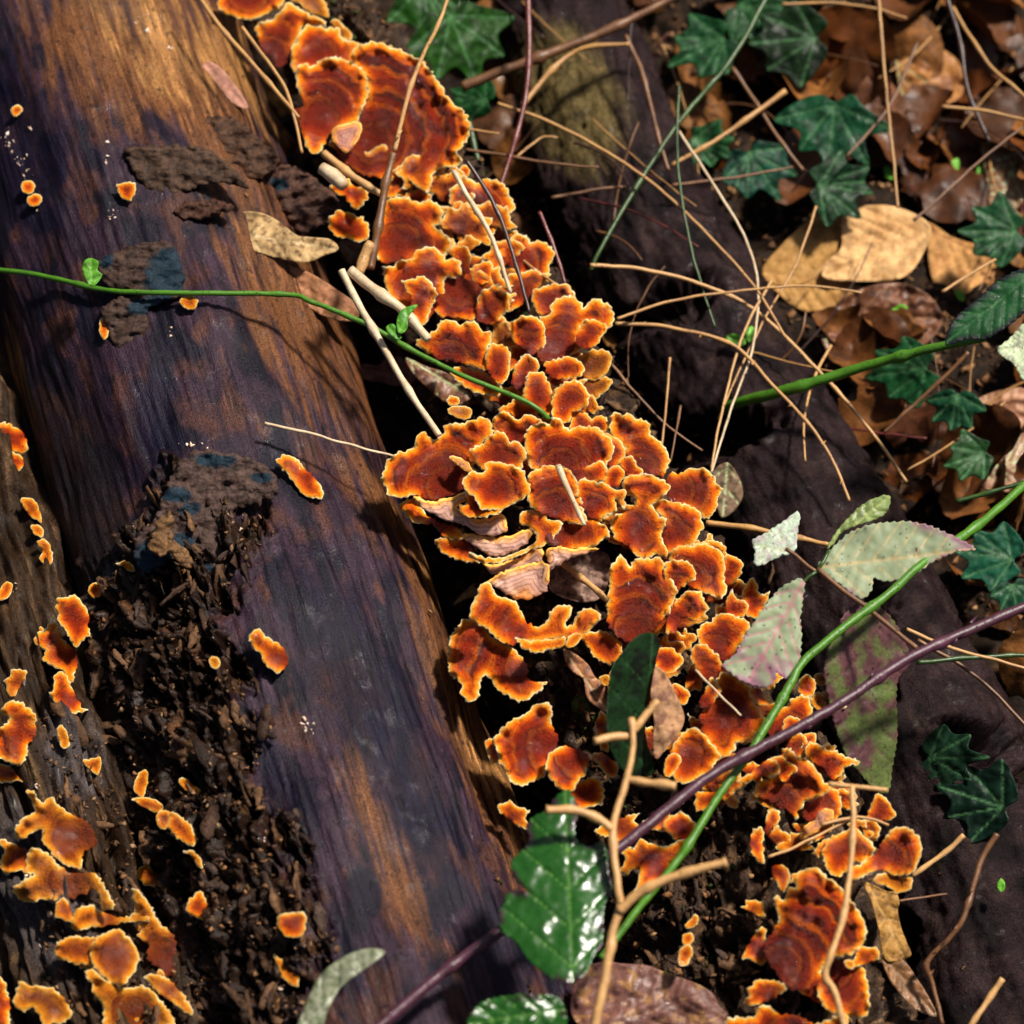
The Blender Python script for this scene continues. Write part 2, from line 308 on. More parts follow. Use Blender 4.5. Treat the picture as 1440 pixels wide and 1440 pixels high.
logB = link('split_log_shell', mesh('split_log_shell', VB, FB, {'Col': CB, 'G': GB}, loc=W(-10, 800, 0)), M_ROT, loc=W(-10, 800, 0))
tag(logB, 'rotten fibrous shell of a split log along the left edge of the picture', 'log')
def shadeDipC(px, py): return sst(.25, .8, np.maximum.reduce([blob(px, py, 940, 430, 110, 30, -25), blob(px, py, 1000, 615, 120, 34, -20), blob(px, py, 1215, 800, 60, 50, 40), blob(px, py, 1230, 920, 40, 120, 0), blob(px, py, 740, 330, 60, 120, -20), blob(px, py, 1390, 1060, 90, 40, 20), blob(px, py, 1240, 1330, 50, 140, -10)])+.35*fbm(px/40, py/40, 7., 4))  # dips carved into the log so dark shadow bands form
def dispC(s, q, px, py): return 10*fbm(s/140, q/60, 41., 3)+3.2*pn(s/9, q/45, 43.)+2*pn(s/22, q/9, 47.)-10*sst(.45, .7, pn(s/70, q/60, 49.))-75*shadeDipC(px, py)
def colC(s, q, px, py, d):
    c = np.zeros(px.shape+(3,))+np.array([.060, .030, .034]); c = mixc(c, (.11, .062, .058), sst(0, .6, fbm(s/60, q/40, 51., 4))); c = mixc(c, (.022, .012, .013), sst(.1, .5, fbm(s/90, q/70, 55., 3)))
    c = mixc(c, (.10, .055, .058), sst(.1, .6, fbm(px/70, py/70, 91., 3))); return mixc(c*.21, (.085, .06, .022), sst(.1, .6, blob(px, py, 800, 140, 110, 70, 65)+.3*pn(s/90, q/8, 3.)))  # log colour scaled down to stand for the shade over it
pathC = [(700, -160, 40), (800, 60, 30), (880, 300, 20), (1010, 540, 10), (1150, 780, 10), (1300, 1080, 20), (1400, 1350, 20), (1480, 1700, 20)]
VC, FC, CC, GC, _ = tube_log(pathC, [90, 110, 130, 132, 138, 150, 160, 170], 640, 170, dispC, colC)
logC = link('purplish_log', mesh('purplish_log', VC, FC, {'Col': CC, 'G': GC}, loc=W(1050, 600, -60)), M_BARK, loc=W(1050, 600, -60))
tag(logC, 'thinner purplish-brown bark log lying in shade right of the fungi', 'log')
def dispD(s, q, px, py):
    fib = 1-np.abs(pn(s/60, q/12, 61.)); return 26*(fib-.75)+34*fbm(s/45, q/30, 63., 4)-34*sst(.25, .6, fbm(s/50, q/26, 67., 3))
def colD(s, q, px, py, d):
    c = np.zeros(px.shape+(3,))+np.array([.030, .017, .011]); c = mixc(c, (.085, .045, .022), sst(.05, .7, fbm(s/26, q/14, 71., 4))); c = mixc(c, (.2, .12, .06), sst(.45, .85, fbm(s/12, q/7, 73., 3)))
    return mixc(c, (.05, .08, .012), sst(.3, .8, blob(px, py, 825, 995, 26, 22)+.4*fbm(px/8, py/8, 3., 2)))
pathD = [(300, -240, 180), (390, -60, 190), (500, 110, 190), (600, 300, 180), (690, 470, 165), (760, 640, 140), (840, 800, 130), (930, 1000, 110), (1020, 1200, 90), (1070, 1400, 90), (1110, 1700, 90)]
VD, FD, CD, GD, _ = tube_log(pathD, [60, 70, 80, 90, 110, 140, 150, 165, 185, 190, 190], 640, 170, dispD, colD)
logD = link('decayed_log', mesh('decayed_log', VD, FD, {'Col': CD, 'G': GD}, loc=W(760, 640, 0)), M_ROT, loc=W(760, 640, 0))
tag(logD, 'crumbling dark log hidden under the row of orange bracket fungi', 'log')
# forest floor, one sheet
gx = np.concatenate([np.linspace(-6000, -1000, 12)[:-1], np.linspace(-1000, 1400, 300), np.linspace(1400, 6000, 12)[1:]])
gy = np.concatenate([np.linspace(-6000, -1100, 12)[:-1], np.linspace(-1100, 1500, 320), np.linspace(1500, 9000, 14)[1:]])
GX, GY = np.meshgrid(gx, gy); GZ = 45*fbm(GX/260, GY/260, 80., 4)+10*fbm(GX/30, GY/30, 83., 3)-20
GV = np.stack([GX, GY, GZ], -1).reshape(-1, 3)*S; idx = np.arange(GX.size).reshape(GX.shape); GF = np.stack([idx[:-1, :-1], idx[:-1, 1:], idx[1:, 1:], idx[1:, :-1]], -1).reshape(-1, 4)
gc = np.zeros((GX.size, 3))+np.array([.022, .013, .008]); gc = mixc(gc*.6, (.05, .025, .012), sst(.1, .7, fbm(GX/22, GY/22, 90., 4)).ravel())
ground = link('forest_floor', mesh('forest_floor', GV, GF, {'Col': gc}), col_mat('wet_humus', (.5, .8), 6, 3., .08, .6)); tag(ground, None, None, kind='structure')
_v = []; _f = []
for V_, F_ in ((VA, FA), (VB, FB), (VC, FC), (VD, FD), (GV, GF)): _f += (F_+sum(len(q) for q in _v)).tolist(); _v.append(V_)
BVH = BVHTree.FromPolygons(np.vstack(_v).tolist(), _f)
def hit(x, y):
    r = rays([(x, y)])[0]; L = np.linalg.norm(r); h = BVH.ray_cast(Vector(CAM), Vector(r/L)); return (h[3]/L, h[1]) if h[0] else (depth_at(x, y, 0), Vector((0, 0, 1)))

# ------------------------------------------------------------------ bracket fungi
FR = {'A': (300, 0, 4), 'B': (440, 220, 4), 'C': (560, 380, 4), 'D': (520, 540, 4), 'E': (740, 540, 4), 'F': (620, 780, 4), 'G': (860, 780, 4), 'H': (860, 1080, 4), 'I': (1020, 980, 4), 'J': (0, 540, 4), 'K': (0, 800, 4), 'L': (0, 1080, 4), 'P': (0, 0, 1),
      'Q': (0, 0, 2.88), 'R': (940, 0, 2.88), 'T': (940, 470, 2.88), 'U': (940, 940, 2.88), 'X': (500, 940, 2.88), 'Y': (0, 500, 2.88)}
def fr(f, s):
    ox, oy, k = FR[f]; a = np.array([float(q) for q in s.replace(',', ' ').split()]).reshape(-1, 2); return a/k+np.array([ox, oy])
ZS = 300
G_ROW = 'orange bracket fungi in the row between the two logs'; G_LEFT = 'bracket fungi on the rotten left side of the log'
def bracket(f, anc, h, out, label, tone=0., und=0., gx_=0., gy_=.3, ref='strip', ruf=1., att=.42, cup=.0, parent=None, group=None, seed=[0]):
    seed[0] += 1; sd = seed[0]*3.7
    a = fr(f, anc)[0]; poly = catmull(fr(f, out), True, 3.0)
    tone = min(1., tone+.3*abs(float(pn(sd, 3.3, 1.1))))
    tan = np.roll(poly, -1, 0)-np.roll(poly, 1, 0); nrm = np.stack([tan[:, 1], -tan[:, 0]], 1); nrm /= np.linalg.norm(nrm, axis=1)[:, None]+1e-9
    size = np.linalg.norm(poly.max(0)-poly.min(0)); k = min(1., size/70)
    sl_ = np.concatenate([[0], np.cumsum(np.linalg.norm(np.diff(poly, axis=0), axis=1))]); sc_ = np.abs(np.sin(math.pi*(sl_/(11+4*pn(sd, 1.7, 2.2))+1.3*pn(sl_/28, sd, 4.))))-.6
    ar_ = np.sum(poly[:, 0]*np.roll(poly[:, 1], -1)-np.roll(poly[:, 0], -1)*poly[:, 1]); nrm = nrm*(1 if ar_ > 0 else -1)
    poly = poly+nrm*(k*((0 if und else 3.0)*sc_*(.6+.8*np.abs(pn(sl_/40, sd, 6.)))+2.2*pn(poly[:, 0]/7.5, poly[:, 1]/7.5, sd)+2.4*pn(poly[:, 0]/4.2, poly[:, 1]/3.6, sd+9)))[:, None]
    if ref == 'strip': Da = depth_at(a[0], a[1], ZS)
    else: Da = hit(*a)[0]
    R = np.linalg.norm(poly-a, axis=1).max(); nx = np.roll(poly, -1, 0); keep = np.linalg.norm(poly-a, axis=1) > att*R
    if und and parent: keep = poly[:, 1] < np.interp(poly[:, 0], *(lambda q: (q[:, 0], q[:, 1]))(np.array([(x_, np.mean(poly[np.abs(poly[:, 0]-x_) < 8, 1])) for x_ in np.linspace(poly[:, 0].min()+4, poly[:, 0].max()-4, 12)])))
    if keep.sum() < 4: keep[:] = True
    pa, pb = poly[keep], nx[keep]
    rr_ = np.random.default_rng(int(sd*10)); tx, ty = rr_.uniform(-.2, .2), rr_.uniform(-.1, .25); kf = rr_.integers(3, 6); ph = rr_.uniform(0, 6)
    fun = (0 if und or not ruf else .29)*min(R, 110); gx_ += tx*(0 if und else 1); gy_ += ty*(0 if und else 1)
    def off(V, rim):
        rad = np.linalg.norm(V-a, axis=1); t = rad/R; n = pn(V[:, 0]/20, V[:, 1]/20, sd); an = np.arctan2(V[:, 1]-a[1], V[:, 0]-a[0])
        am = min(9, .11*R+1)*ruf*k; bands = 1.1*k*np.sin(rad/3.4+3*pn(V[:, 0]/30, V[:, 1]/30, sd+4))
        return h-fun*np.clip(1-t*1.25, 0, 1)**1.4+.055*min(R, 90)*ruf*t*t*np.sin(kf*an+ph+2*n)+gx_*(V[:, 0]-a[0])+gy_*(V[:, 1]-a[1])+am*1.9*n*sst(.2, 1, t)+am*.8*pn(V[:, 0]/9, V[:, 1]/9, sd+3)*sst(.5, 1, t)+bands*sst(3, 9, rim)+cup*R*t*t-2.2*k*np.exp(-rim/2.)+.9*k*pn(V[:, 0]/4, V[:, 1]/4, sd+5)+1.6*k*pn(an*max(R, 20)/6.5, rad/26, sd+8)*sst(.15, .5, t)
    def thick(V, rim):
        rad = np.linalg.norm(V-a, axis=1)/R; return 3.*k+np.minimum(rim*.28, 6*k)+(h*.8+10)*np.clip(1-rad*2.1, 0, 1)**1.3*np.clip(rim/6, 0, 1)
    def at(V, rim):
        r2 = segdist(V, pa, pb)*(1+.9*(1-min(1., size/120.))); rad = np.linalg.norm(V-a, axis=1); o = np.ones(len(V))
        t_ = np.stack([np.clip(r2/40, 0, 1), np.clip(rad/250, 0, 1), o*und, o*tone], 1); b_ = t_.copy(); b_[:, 2] = 1; return {'F': (t_, b_)}
    base = CAM+rays([a])[0]*(Da-(h-8)*S)
    me = sheet_mesh('bracket_fungus', poly, Da, off, thick, at, 2.8, 5., 15., base)
    if parent: o = link('underside', me, M_F, None, base); o.parent = parent; o.matrix_parent_inverse = Matrix.Translation(-parent.location); return o
    o = link('bracket_fungus', me, M_F, None, base); tag(o, label, 'bracket fungus', group or (G_ROW if ref == 'strip' else G_LEFT)); return o
B = bracket
# top of the row
B('A', '180 -60', 60, '20 0 40 60 110 90 160 110 250 105 320 70 380 40 400 -10 300 -80 100 -80', 'dark red bracket cut off by the top edge, above the straw-coloured stalk')
B('A', '330 330', 35, '240 170 250 130 330 110 370 70 430 15 480 40 550 80 620 110 635 150 560 150 500 160 480 220 440 280 440 320 380 390 330 340 270 280', 'shaded maroon bracket with a wavy golden crest, second from the top of the row')
B('A', '540 -30', 15, '430 0 470 -20 600 -20 640 40 650 100 600 90 540 70 480 20', 'dull golden knobbly clump at the top edge behind the maroon bracket', tone=1)
B('A', '710 190', 20, '660 120 700 110 750 160 780 190 770 230 720 210 680 160', 'small dull golden lobe peeping out between two large brackets at the top', tone=1)
B('A', '600 330', 55, '440 260 480 240 470 210 500 180 530 140 590 145 640 155 700 155 720 200 760 230 800 230 830 260 790 300 775 350 700 380 600 390 540 400 500 410 470 410 435 380 440 330', 'bright orange bracket with a broad yellow crest, partly under the rounded one')
B('A', '590 660', 92, '460 620 500 590 470 480 460 430 480 370 520 360 560 370 620 330 690 320 760 345 830 380 860 430 870 500 875 530 850 590 830 650 800 690 740 710 690 730 650 760 600 860 530 840 500 740 470 680', 'rounded bracket with dark rings and a cream edge, left of the huge fan', cup=.05)
B('A', '900 800', 62, '775 330 800 270 860 245 910 235 970 250 1010 275 1050 270 1080 295 1130 320 1180 350 1220 400 1270 460 1310 530 1350 580 1400 620 1440 680 1440 760 1400 830 1370 850 1400 910 1350 940 1280 945 1240 980 1210 1080 1150 1060 1100 1020 1040 990 980 1030 930 1000 860 990 800 960 720 900 690 850 650 800 700 740 800 700 820 640 860 560 860 450 800 370', 'largest fan-shaped orange-red bracket, crossed by a thorny straw stalk near the top', cup=.12)
B('A', '740 800', 78, '660 750 730 700 820 690 830 760 790 820 750 860 700 830', 'mauve-brown wrinkled lump tucked under the rounded bracket', und=.7)
B('A', '780 1090', 70, '650 1050 720 980 760 1010 800 1050 860 1050 870 1110 840 1160 790 1175 750 1120 690 1090', 'small plain bright orange wavy bracket beside the white stick end')
B('A', '760 1270', 40, '640 1240 700 1190 770 1200 860 1240 880 1320 830 1360 740 1340 680 1320', 'small wet dark-red lump without a pale edge, right of the ribbed bark flake', att=1.1)
B('B', '480 500', 55, '400 260 440 235 500 225 560 245 610 260 660 245 720 290 730 350 700 385 680 390 740 430 775 480 770 530 740 560 680 580 600 590 500 580 450 600 400 600 360 560 370 400 390 310', 'deep red ringed bracket just below the largest fan, behind the dark upright twig')
B('B', '880 340', 34, '760 200 800 160 850 110 900 130 930 150 960 125 1020 125 1080 160 1110 220 1140 290 1100 325 1090 370 1040 400 1010 440 900 420 800 390 780 300', 'orange bracket at the right of the row crossed by two thin stalks')
B('B', '850 100', 36, '820 70 860 45 885 70 870 110 820 115', 'tiny orange lobe under the right tip of the largest fan')
B('B', '1140 600', 30, '1110 460 1150 430 1210 450 1225 480 1290 475 1340 510 1360 560 1330 620 1320 670 1270 720 1180 680 1110 620 1040 520', 'two-lobed orange bracket beside the red-brown twig with a white tip')
B('B', '620 800', 66, '390 640 400 615 450 620 480 590 560 570 580 540 620 510 680 510 730 545 745 580 790 570 830 590 835 660 790 690 740 690 740 780 700 860 660 900 600 960 540 880 480 830 430 780 400 690', 'wet red bracket with three fat yellow scallops, above the green shoot\'s leaf')
B('B', '590 840', 92, '495 700 560 690 600 675 650 690 690 740 695 800 660 870 640 930 600 960 560 880 550 800 520 740', 'small hooked bracket with a thick yellow rim lying on the scalloped one', cup=.1)
B('B', '840 640', 50, '755 540 800 505 870 510 890 560 880 660 830 640 790 570', 'short yellow-edged lobe behind the three-scalloped bracket')
B('B', '820 740', 62, '720 680 800 670 880 690 950 740 930 800 930 900 870 925 780 910 700 890 700 780', 'wet blood-red lumpy patch in the middle of the upper row', att=.9)
B('B', '960 890', 74, '1140 775 1080 765 1040 715 1000 730 940 770 920 830 930 930 980 940 1050 915 1100 870 1110 820', 'dark red bracket with a pointed right tip and a small hole')
B('B', '950 680', 44, '900 620 940 600 1000 590 1010 660 960 720 900 690', 'small ragged orange piece between the two thin stalks')
B('B', '1060 690', 28, '1010 640 1080 620 1160 650 1240 670 1270 730 1180 760 1060 740', 'dull tan shelf behind the thin stalks', tone=1)
B('B', '760 1150', 78, '575 1050 640 1000 690 970 720 925 790 920 830 945 880 930 930 940 950 970 1000 1000 1005 1050 990 1070 980 1150 960 1200 850 1170 740 1150 650 1110', 'wide deep-orange bracket directly above the green shoot')
B('B', '1030 1210', 86, '990 1070 1040 1055 1100 1080 1110 1150 1100 1240 1060 1280 1000 1240 970 1140', 'narrow yellow-tipped tongue at the right end of the wide bracket above the shoot')
B('B', '1200 1090', 58, '1100 950 1160 905 1220 895 1280 920 1300 960 1310 1050 1270 1090 1240 1120 1180 1090 1130 1040', 'smooth orange fan beside the mustard-coloured lobe')
B('B', '1070 1020', 40, '1000 1000 1040 940 1100 930 1150 1000 1140 1060 1080 1080 1010 1050', 'plain mustard-brown lobe between two orange fans', tone=1, att=1.1)
B('B', '860 1240', 60, '780 1200 850 1180 980 1220 1060 1290 1050 1340 960 1340 860 1300 790 1250', 'wet dark-red lump under the green shoot', att=1.1)
B('C', '860 210', 46, '750 125 830 85 880 75 940 80 990 130 960 190 900 230 860 240 790 250 760 200', 'flat-topped orange bracket at the top of the right-hand clump')
B('C', '900 430', 68, '860 190 910 145 980 150 1030 190 1040 210 1090 165 1140 170 1200 210 1215 260 1205 310 1160 330 1080 300 1030 320 1010 360 1010 420 960 480 900 520 840 540 780 480 820 400 830 330 790 270 850 250', 'tall orange bracket with two frilled lobes at the right edge of the clump')
B('C', '1030 410', 92, '1010 350 1040 290 1090 275 1150 290 1180 325 1150 370 1120 420 1060 440 1010 430 1000 380', 'small cupped bracket with a yellow brim on the right lobe of the clump', cup=.15)
B('C', '1060 560', 34, '1000 500 1080 450 1160 445 1200 490 1190 550 1150 600 1100 620 1040 600', 'upper of two plain golden lobes on the outer right of the clump', tone=1)
B('C', '1050 650', 26, '1040 600 1120 600 1200 610 1190 660 1130 710 1090 755 1050 720 1020 650', 'lower of two plain golden lobes on the outer right of the clump', tone=1)
B('C', '880 570', 74, '820 530 850 510 930 490 990 490 1040 540 1040 580 1000 610 940 615 860 610', 'crescent-edged bracket in the shade of the tall frilled one')
B('C', '690 630', 64, '650 560 700 480 740 475 780 510 795 560 760 600 720 640 690 680 640 650', 'small golden-edged bracket left of the spoon-shaped one, right of the shoot')
B('C', '790 730', 72, '715 650 730 580 780 570 820 580 840 620 870 690 880 760 850 820 790 790 710 730', 'spoon-shaped orange bracket right of the end of the green shoot')
B('C', '930 770', 84, '880 690 910 640 960 620 1020 625 1060 670 1075 730 1040 780 980 800 960 850 890 850 860 780', 'glistening bracket with a thin cream edge at the foot of the clump')
B('C', '310 740', 52, '270 740 290 705 340 715 345 750 300 765', 'tiny red-orange knob above the pale cream flap near the stick')
B('C', '350 800', 58, '275 780 340 760 400 775 415 820 370 840 300 815', 'small plain peach flap under the shoot, left of the big cluster', tone=1)
# big central cluster
B('D', '430 560', 108, '60 540 80 490 110 420 150 385 200 380 250 350 260 310 300 265 340 300 370 310 420 270 420 240 480 220 560 210 620 190 670 205 690 250 690 300 640 330 600 400 590 480 560 560 500 610 400 640 340 655 290 640 240 625 190 645 140 635 100 630 95 590', 'broad dark-red disc with frilled orange edge at the left of the central cluster', cup=.06)
B('D', '830 320', 88, '685 230 700 190 740 155 790 165 810 200 850 195 880 165 920 180 960 210 960 260 900 310 860 330 780 330 740 290 690 270', 'knobbly-crested bracket at the back of the central cluster where the shoot ends')
B('D', '730 440', 124, '555 390 580 350 650 330 670 290 720 265 765 280 780 320 830 320 860 350 885 400 860 450 840 480 760 490 680 480 640 490 600 450 570 430', 'upper cup with a raised yellow knob at its top, middle of the central cluster', cup=.08)
B('D', '690 610', 146, '520 560 540 520 580 490 620 500 650 490 650 450 700 435 750 440 800 460 860 480 880 530 905 590 880 630 830 665 780 690 720 710 650 705 610 690 590 640 550 610', 'lower round cup with a spiral pattern and wide cream rim, front of the central cluster', cup=.1)
c1 = B('D', '600 680', 136, '540 610 580 600 610 650 640 690 720 700 760 690 740 720 650 755 560 745 505 720 500 680 530 680 545 650', 'curled flange with a dark fold, under the round cup')
B('D', '600 790', 100, '240 640 270 630 330 660 420 645 500 620 540 600 560 640 500 680 510 720 580 750 660 755 740 730 770 770 770 830 700 855 620 845 560 810 480 780 420 770 370 740 300 700', None, und=1, parent=c1, gy_=.1, ruf=.5, att=.55)
c2 = B('D', '400 780', 88, '155 700 190 660 250 650 300 700 320 740 400 780 470 800 530 850 510 875 440 870 390 840 350 790 290 790 230 770 190 730', 'narrow wavy lip low on the left of the central cluster')
B('D', '760 890', 80, '520 850 600 845 700 865 800 850 870 820 910 820 900 870 850 920 760 960 680 965 620 930 560 890', None, und=1, parent=c2, gy_=.1, ruf=.5, att=.55)
B('D', '520 930', 72, '365 890 400 865 470 870 540 880 580 920 580 960 620 1000 560 1005 480 985 410 950', 'lowest orange tongue at the left foot of the central cluster')
c3 = B('D', '930 840', 104, '840 750 850 720 900 710 960 720 1010 720 1000 760 1080 775 1085 800 1040 860 980 910 900 940 800 985 700 1010 620 1000 560 970 560 945 640 970 740 975 840 940 920 900 930 850 890 800 850 790', 'long twisting ribbon-like bracket across the front of the central cluster', att=0)
B('D', '800 1000', 68, '640 1010 720 1010 840 975 930 930 970 920 970 990 860 1035 740 1070 690 1070', None, und=1, parent=c3, gy_=.1, ruf=.5, att=.55)
c4 = B('D', '1080 840', 98, '1000 880 1010 830 1080 780 1150 770 1250 750 1320 790 1355 840 1310 880 1250 920 1150 930 1060 920', 'brownish bracket with a frilled right end at the lower right of the central cluster')
B('D', '880 1120', 78, '660 1120 720 1070 820 1030 940 1000 1000 1010 1010 1080 1000 1150 950 1190 870 1215 780 1190 720 1150', None, und=1, parent=c4, gy_=.1, ruf=.6, att=.55)
B('D', '1120 950', 84, '1000 1020 1000 940 1060 910 1140 930 1220 920 1290 925 1240 950 1140 975 1060 1015 1010 1060', None, und=1, parent=c4, gy_=.1, ruf=.6, att=.55)
B('D', '1080 480', 90, '875 330 880 260 920 230 970 210 1010 225 1020 190 1060 185 1090 225 1120 260 1170 240 1260 240 1330 285 1370 340 1360 420 1320 470 1260 510 1150 500 1060 490 960 490 890 460', 'wide back bracket with a finger-like knob on its crest, centre of the picture')
B('D', '1150 520', 99, '1130 490 1200 470 1290 435 1330 460 1345 510 1310 550 1240 560 1150 560', 'short frilled tongue between the wide back bracket and the banded ones')
B('D', '1040 720', 112, '890 520 950 475 1050 455 1120 480 1160 530 1170 580 1200 690 1220 780 1160 790 1080 770 1000 740 920 700 885 640', 'strongly banded bracket at the top end of the short white straw')
B('D', '1230 720', 118, '1160 590 1200 530 1260 545 1320 560 1380 590 1440 600 1430 700 1380 650 1390 700 1340 740 1260 760 1200 710', 'orange bracket with ragged right arm, right of the short white straw')
B('D', '520 450', 128, '450 410 500 410 560 450 580 500 520 480 470 440', 'thin cream tongue pointing out over the broad dark-red disc', tone=.8, und=.5)
B('E', '340 280', 60, '250 220 270 160 320 155 370 190 410 175 450 190 465 240 440 290 380 270 250 260', 'low double-knobbed bracket behind the wide back one, right of the shoot\'s end')
B('E', '640 500', 64, '470 180 500 160 540 175 580 165 620 200 660 200 695 230 700 290 750 310 775 350 805 400 800 470 770 520 700 520 650 510 600 450 560 390 520 330 480 290', 'tall ribbed fan rising at the upper right of the central cluster')
B('E', '470 420', 84, '440 290 500 300 545 340 555 400 510 450 460 470', 'narrow yellow-edged second layer right beside the wide back bracket')
B('E', '570 500', 88, '520 430 570 400 600 410 620 450 655 490 640 540 580 530 540 480', 'small knobbly bracket below the tall ribbed fan')
B('E', '490 560', 100, '470 470 520 460 555 500 540 540 510 580 450 575 440 530', 'little round cup with a pale edge, between the ribbed fan and the white-lipped one')
B('E', '620 820', 88, '540 570 560 520 620 510 660 500 730 520 790 550 810 590 770 640 720 670 700 680 740 740 785 760 780 810 750 840 790 920 790 980 730 970 650 980 560 910 490 860 480 760 590 700 610 640 560 620', 'tall wet dark-red bracket with a white lip at its top left')
B('E', '830 610', 62, '800 510 870 500 920 475 1000 475 1040 500 1070 550 1100 590 1080 640 1070 700 1040 750 1000 760 960 720 880 700 800 650', 'rightmost orange fan of the central cluster, jutting over black shade')
B('E', '800 860', 76, '710 680 760 650 830 660 890 670 930 690 980 720 990 790 1000 810 970 840 960 880 930 910 860 940 800 950 770 860 790 790 760 740', 'ribbed orange fan directly below the rightmost one')
B('E', '900 1100', 84, '800 990 830 920 900 910 940 905 1000 900 1060 920 1100 950 1115 1030 1110 1100 1135 1150 1090 1210 1040 1190 1000 1180 940 1150 860 1080', 'square-shouldered bright orange bracket below the ribbed fans')
B('E', '1060 920', 78, '920 910 960 895 1020 895 1080 920 1110 970 1080 980 1020 935 960 925', 'thin pale double crest behind the square-shouldered bracket', tone=1)
B('E', '1130 1090', 64, '1110 975 1170 970 1220 1010 1210 1060 1180 1110 1130 1140 1100 1100', 'orange lobe right of the square-shouldered bracket, left of the small pale leaf')
B('E', '620 1400', 104, '465 1040 500 1000 530 960 560 990 585 1030 600 990 650 975 700 985 740 970 770 1000 790 1050 850 1150 830 1220 800 1300 760 1330 700 1400 640 1450 560 1450 470 1380 450 1280 465 1150', 'large upright bracket with a straight left side, above the dark narrow leaf')
B('E', '810 1190', 118, '775 1020 830 990 890 995 940 1030 950 1090 900 1130 850 1160 835 1220 800 1200 780 1120', 'small ringed fan growing from the right shoulder of the upright bracket', cup=.06)
B('E', '840 1320', 108, '870 1190 930 1160 980 1170 1000 1220 1025 1250 1000 1310 940 1330 870 1320 840 1390 790 1400 800 1300', 'round-ended bracket with a curled tan underside fold, right of the dark leaf\'s tip')
B('E', '1150 1270', 84, '1130 1200 1160 1150 1185 1210 1230 1220 1250 1260 1220 1310 1170 1320 1120 1290', 'small two-lobed bracket beside the spotted pale leaf')
B('E', '1280 1240', 66, '1215 1180 1260 1100 1290 1095 1310 1170 1340 1190 1370 1160 1350 1230 1310 1320 1230 1290', 'spiky orange bracket half hidden by the spotted pale leaf')
# lower left of the row
B('F', '430 430', 118, '165 310 190 250 230 160 280 170 320 230 380 250 430 270 460 330 480 380 560 400 600 360 620 310 680 285 740 300 720 350 700 400 740 390 760 350 800 305 870 310 900 350 870 400 810 440 750 480 720 520 690 470 600 480 540 500 480 480 430 470 400 510 320 480 250 420 170 360', 'long wavy bracket with finger-like right arms, above the broad fan by the log', att=.2)
B('F', '560 490', 134, '415 465 480 480 560 480 640 470 690 460 705 495 680 520 600 540 540 555 470 530', 'thick yellow lip hanging below the finger-armed bracket', att=0)
B('F', '760 460', 124, '700 510 720 460 770 440 790 470 760 505 720 525', 'small yellow knob at the end of the thick yellow lip', tone=.6, att=0)
B('F', '470 660', 88, '40 620 40 560 50 470 90 410 130 365 200 365 240 400 300 470 400 520 440 560 490 640 490 700 540 720 600 715 560 760 500 810 440 830 380 800 320 760 280 700 240 690 220 760 200 810 150 825 115 790 110 720 60 690', 'broad fan with a wide cream-yellow border overhanging the bare log', att=.2, cup=.05)
B('F', '600 1070', 66, '290 1040 340 980 400 930 460 900 530 850 600 825 625 870 625 960 660 1040 640 1110 600 1160 590 1230 560 1260 510 1280 460 1300 400 1285 360 1220 325 1150 310 1080', 'ringed fan below the broad one with a pale pinched corner near the log', cup=.05)
B('F', '330 1080', 56, '250 1045 300 1035 330 1080 320 1170 290 1170 260 1120', 'small orange corner flap tucked behind the left end of the ringed fan')
B('F', '760 1120', 84, '590 1180 610 1120 650 1090 720 1080 830 1130 820 1200 790 1260 740 1325 680 1330 650 1300 600 1240', 'cupped bracket above the tip of the glossy green leaf', cup=.1)
B('F', '930 1120', 66, '845 1130 900 1110 960 1150 1000 1190 980 1250 930 1240 890 1190', 'small curled bracket left of the pale forked twig')
B('F', '830 1330', 44, '700 1330 800 1260 900 1280 915 1390 860 1420 790 1430 730 1400', 'dark red shaded bracket behind the tip of the glossy green leaf')
B('F', '910 970', 60, '885 890 920 885 945 980 950 1100 900 1100 880 1000', 'thin upright orange strip against the left side of the dark narrow leaf')
B('F', '925 715', 60, '890 690 940 675 955 715 920 740', 'tiny cream-yellow tip left of the dark narrow leaf', tone=.8, att=0)
B('F', '890 520', 62, '790 450 900 430 1000 480 1020 560 960 620 880 590 820 520', 'glistening dark-red mass at the foot of the upright bracket', att=1.1)
B('F', '1240 590', 92, '1205 620 1220 540 1290 520 1360 575 1365 610 1320 655 1270 670 1220 660', 'low orange shelf with a bright lower edge, right of the dark narrow leaf')
B('G', '600 560', 82, '480 450 500 400 560 370 590 340 630 330 700 345 760 370 780 410 760 440 700 540 660 600 600 590 520 540', 'velvety orange dome touching the left edge of the spotted pale leaf')
B('G', '560 660', 92, '440 560 470 510 520 505 560 530 610 580 620 640 590 690 540 710 480 660', 'smooth orange lobe below the velvety dome')
B('G', '600 940', 78, '590 700 630 660 700 680 780 740 830 780 800 820 830 870 860 940 830 980 780 1050 720 1055 690 1100 660 1140 600 1130 560 1070 510 1000 500 900 540 800', 'big orange-red bracket below the tip of the spotted pale leaf, left of the green stem')
B('G', '820 780', 92, '770 760 830 755 870 800 910 830 850 845 800 830', 'small pointed flap between the spotted leaf tip and the green stem')
B('G', '530 830', 98, '490 850 530 760 560 690 600 730 620 770 590 810 550 855', 'folded bracket with a sharp pale edge crossed by a thin white bristle')
B('G', '370 800', 84, '330 740 380 730 440 780 430 820 400 850 370 810', 'small hooked orange edge right of the curled brown leaf')
B('G', '400 1160', 80, '400 1000 450 970 500 1000 550 1040 585 1080 610 1140 580 1190 540 1230 480 1260 410 1285 350 1260 330 1150 350 1060', 'dark ringed bracket with a frilled edge just above the purple stem')
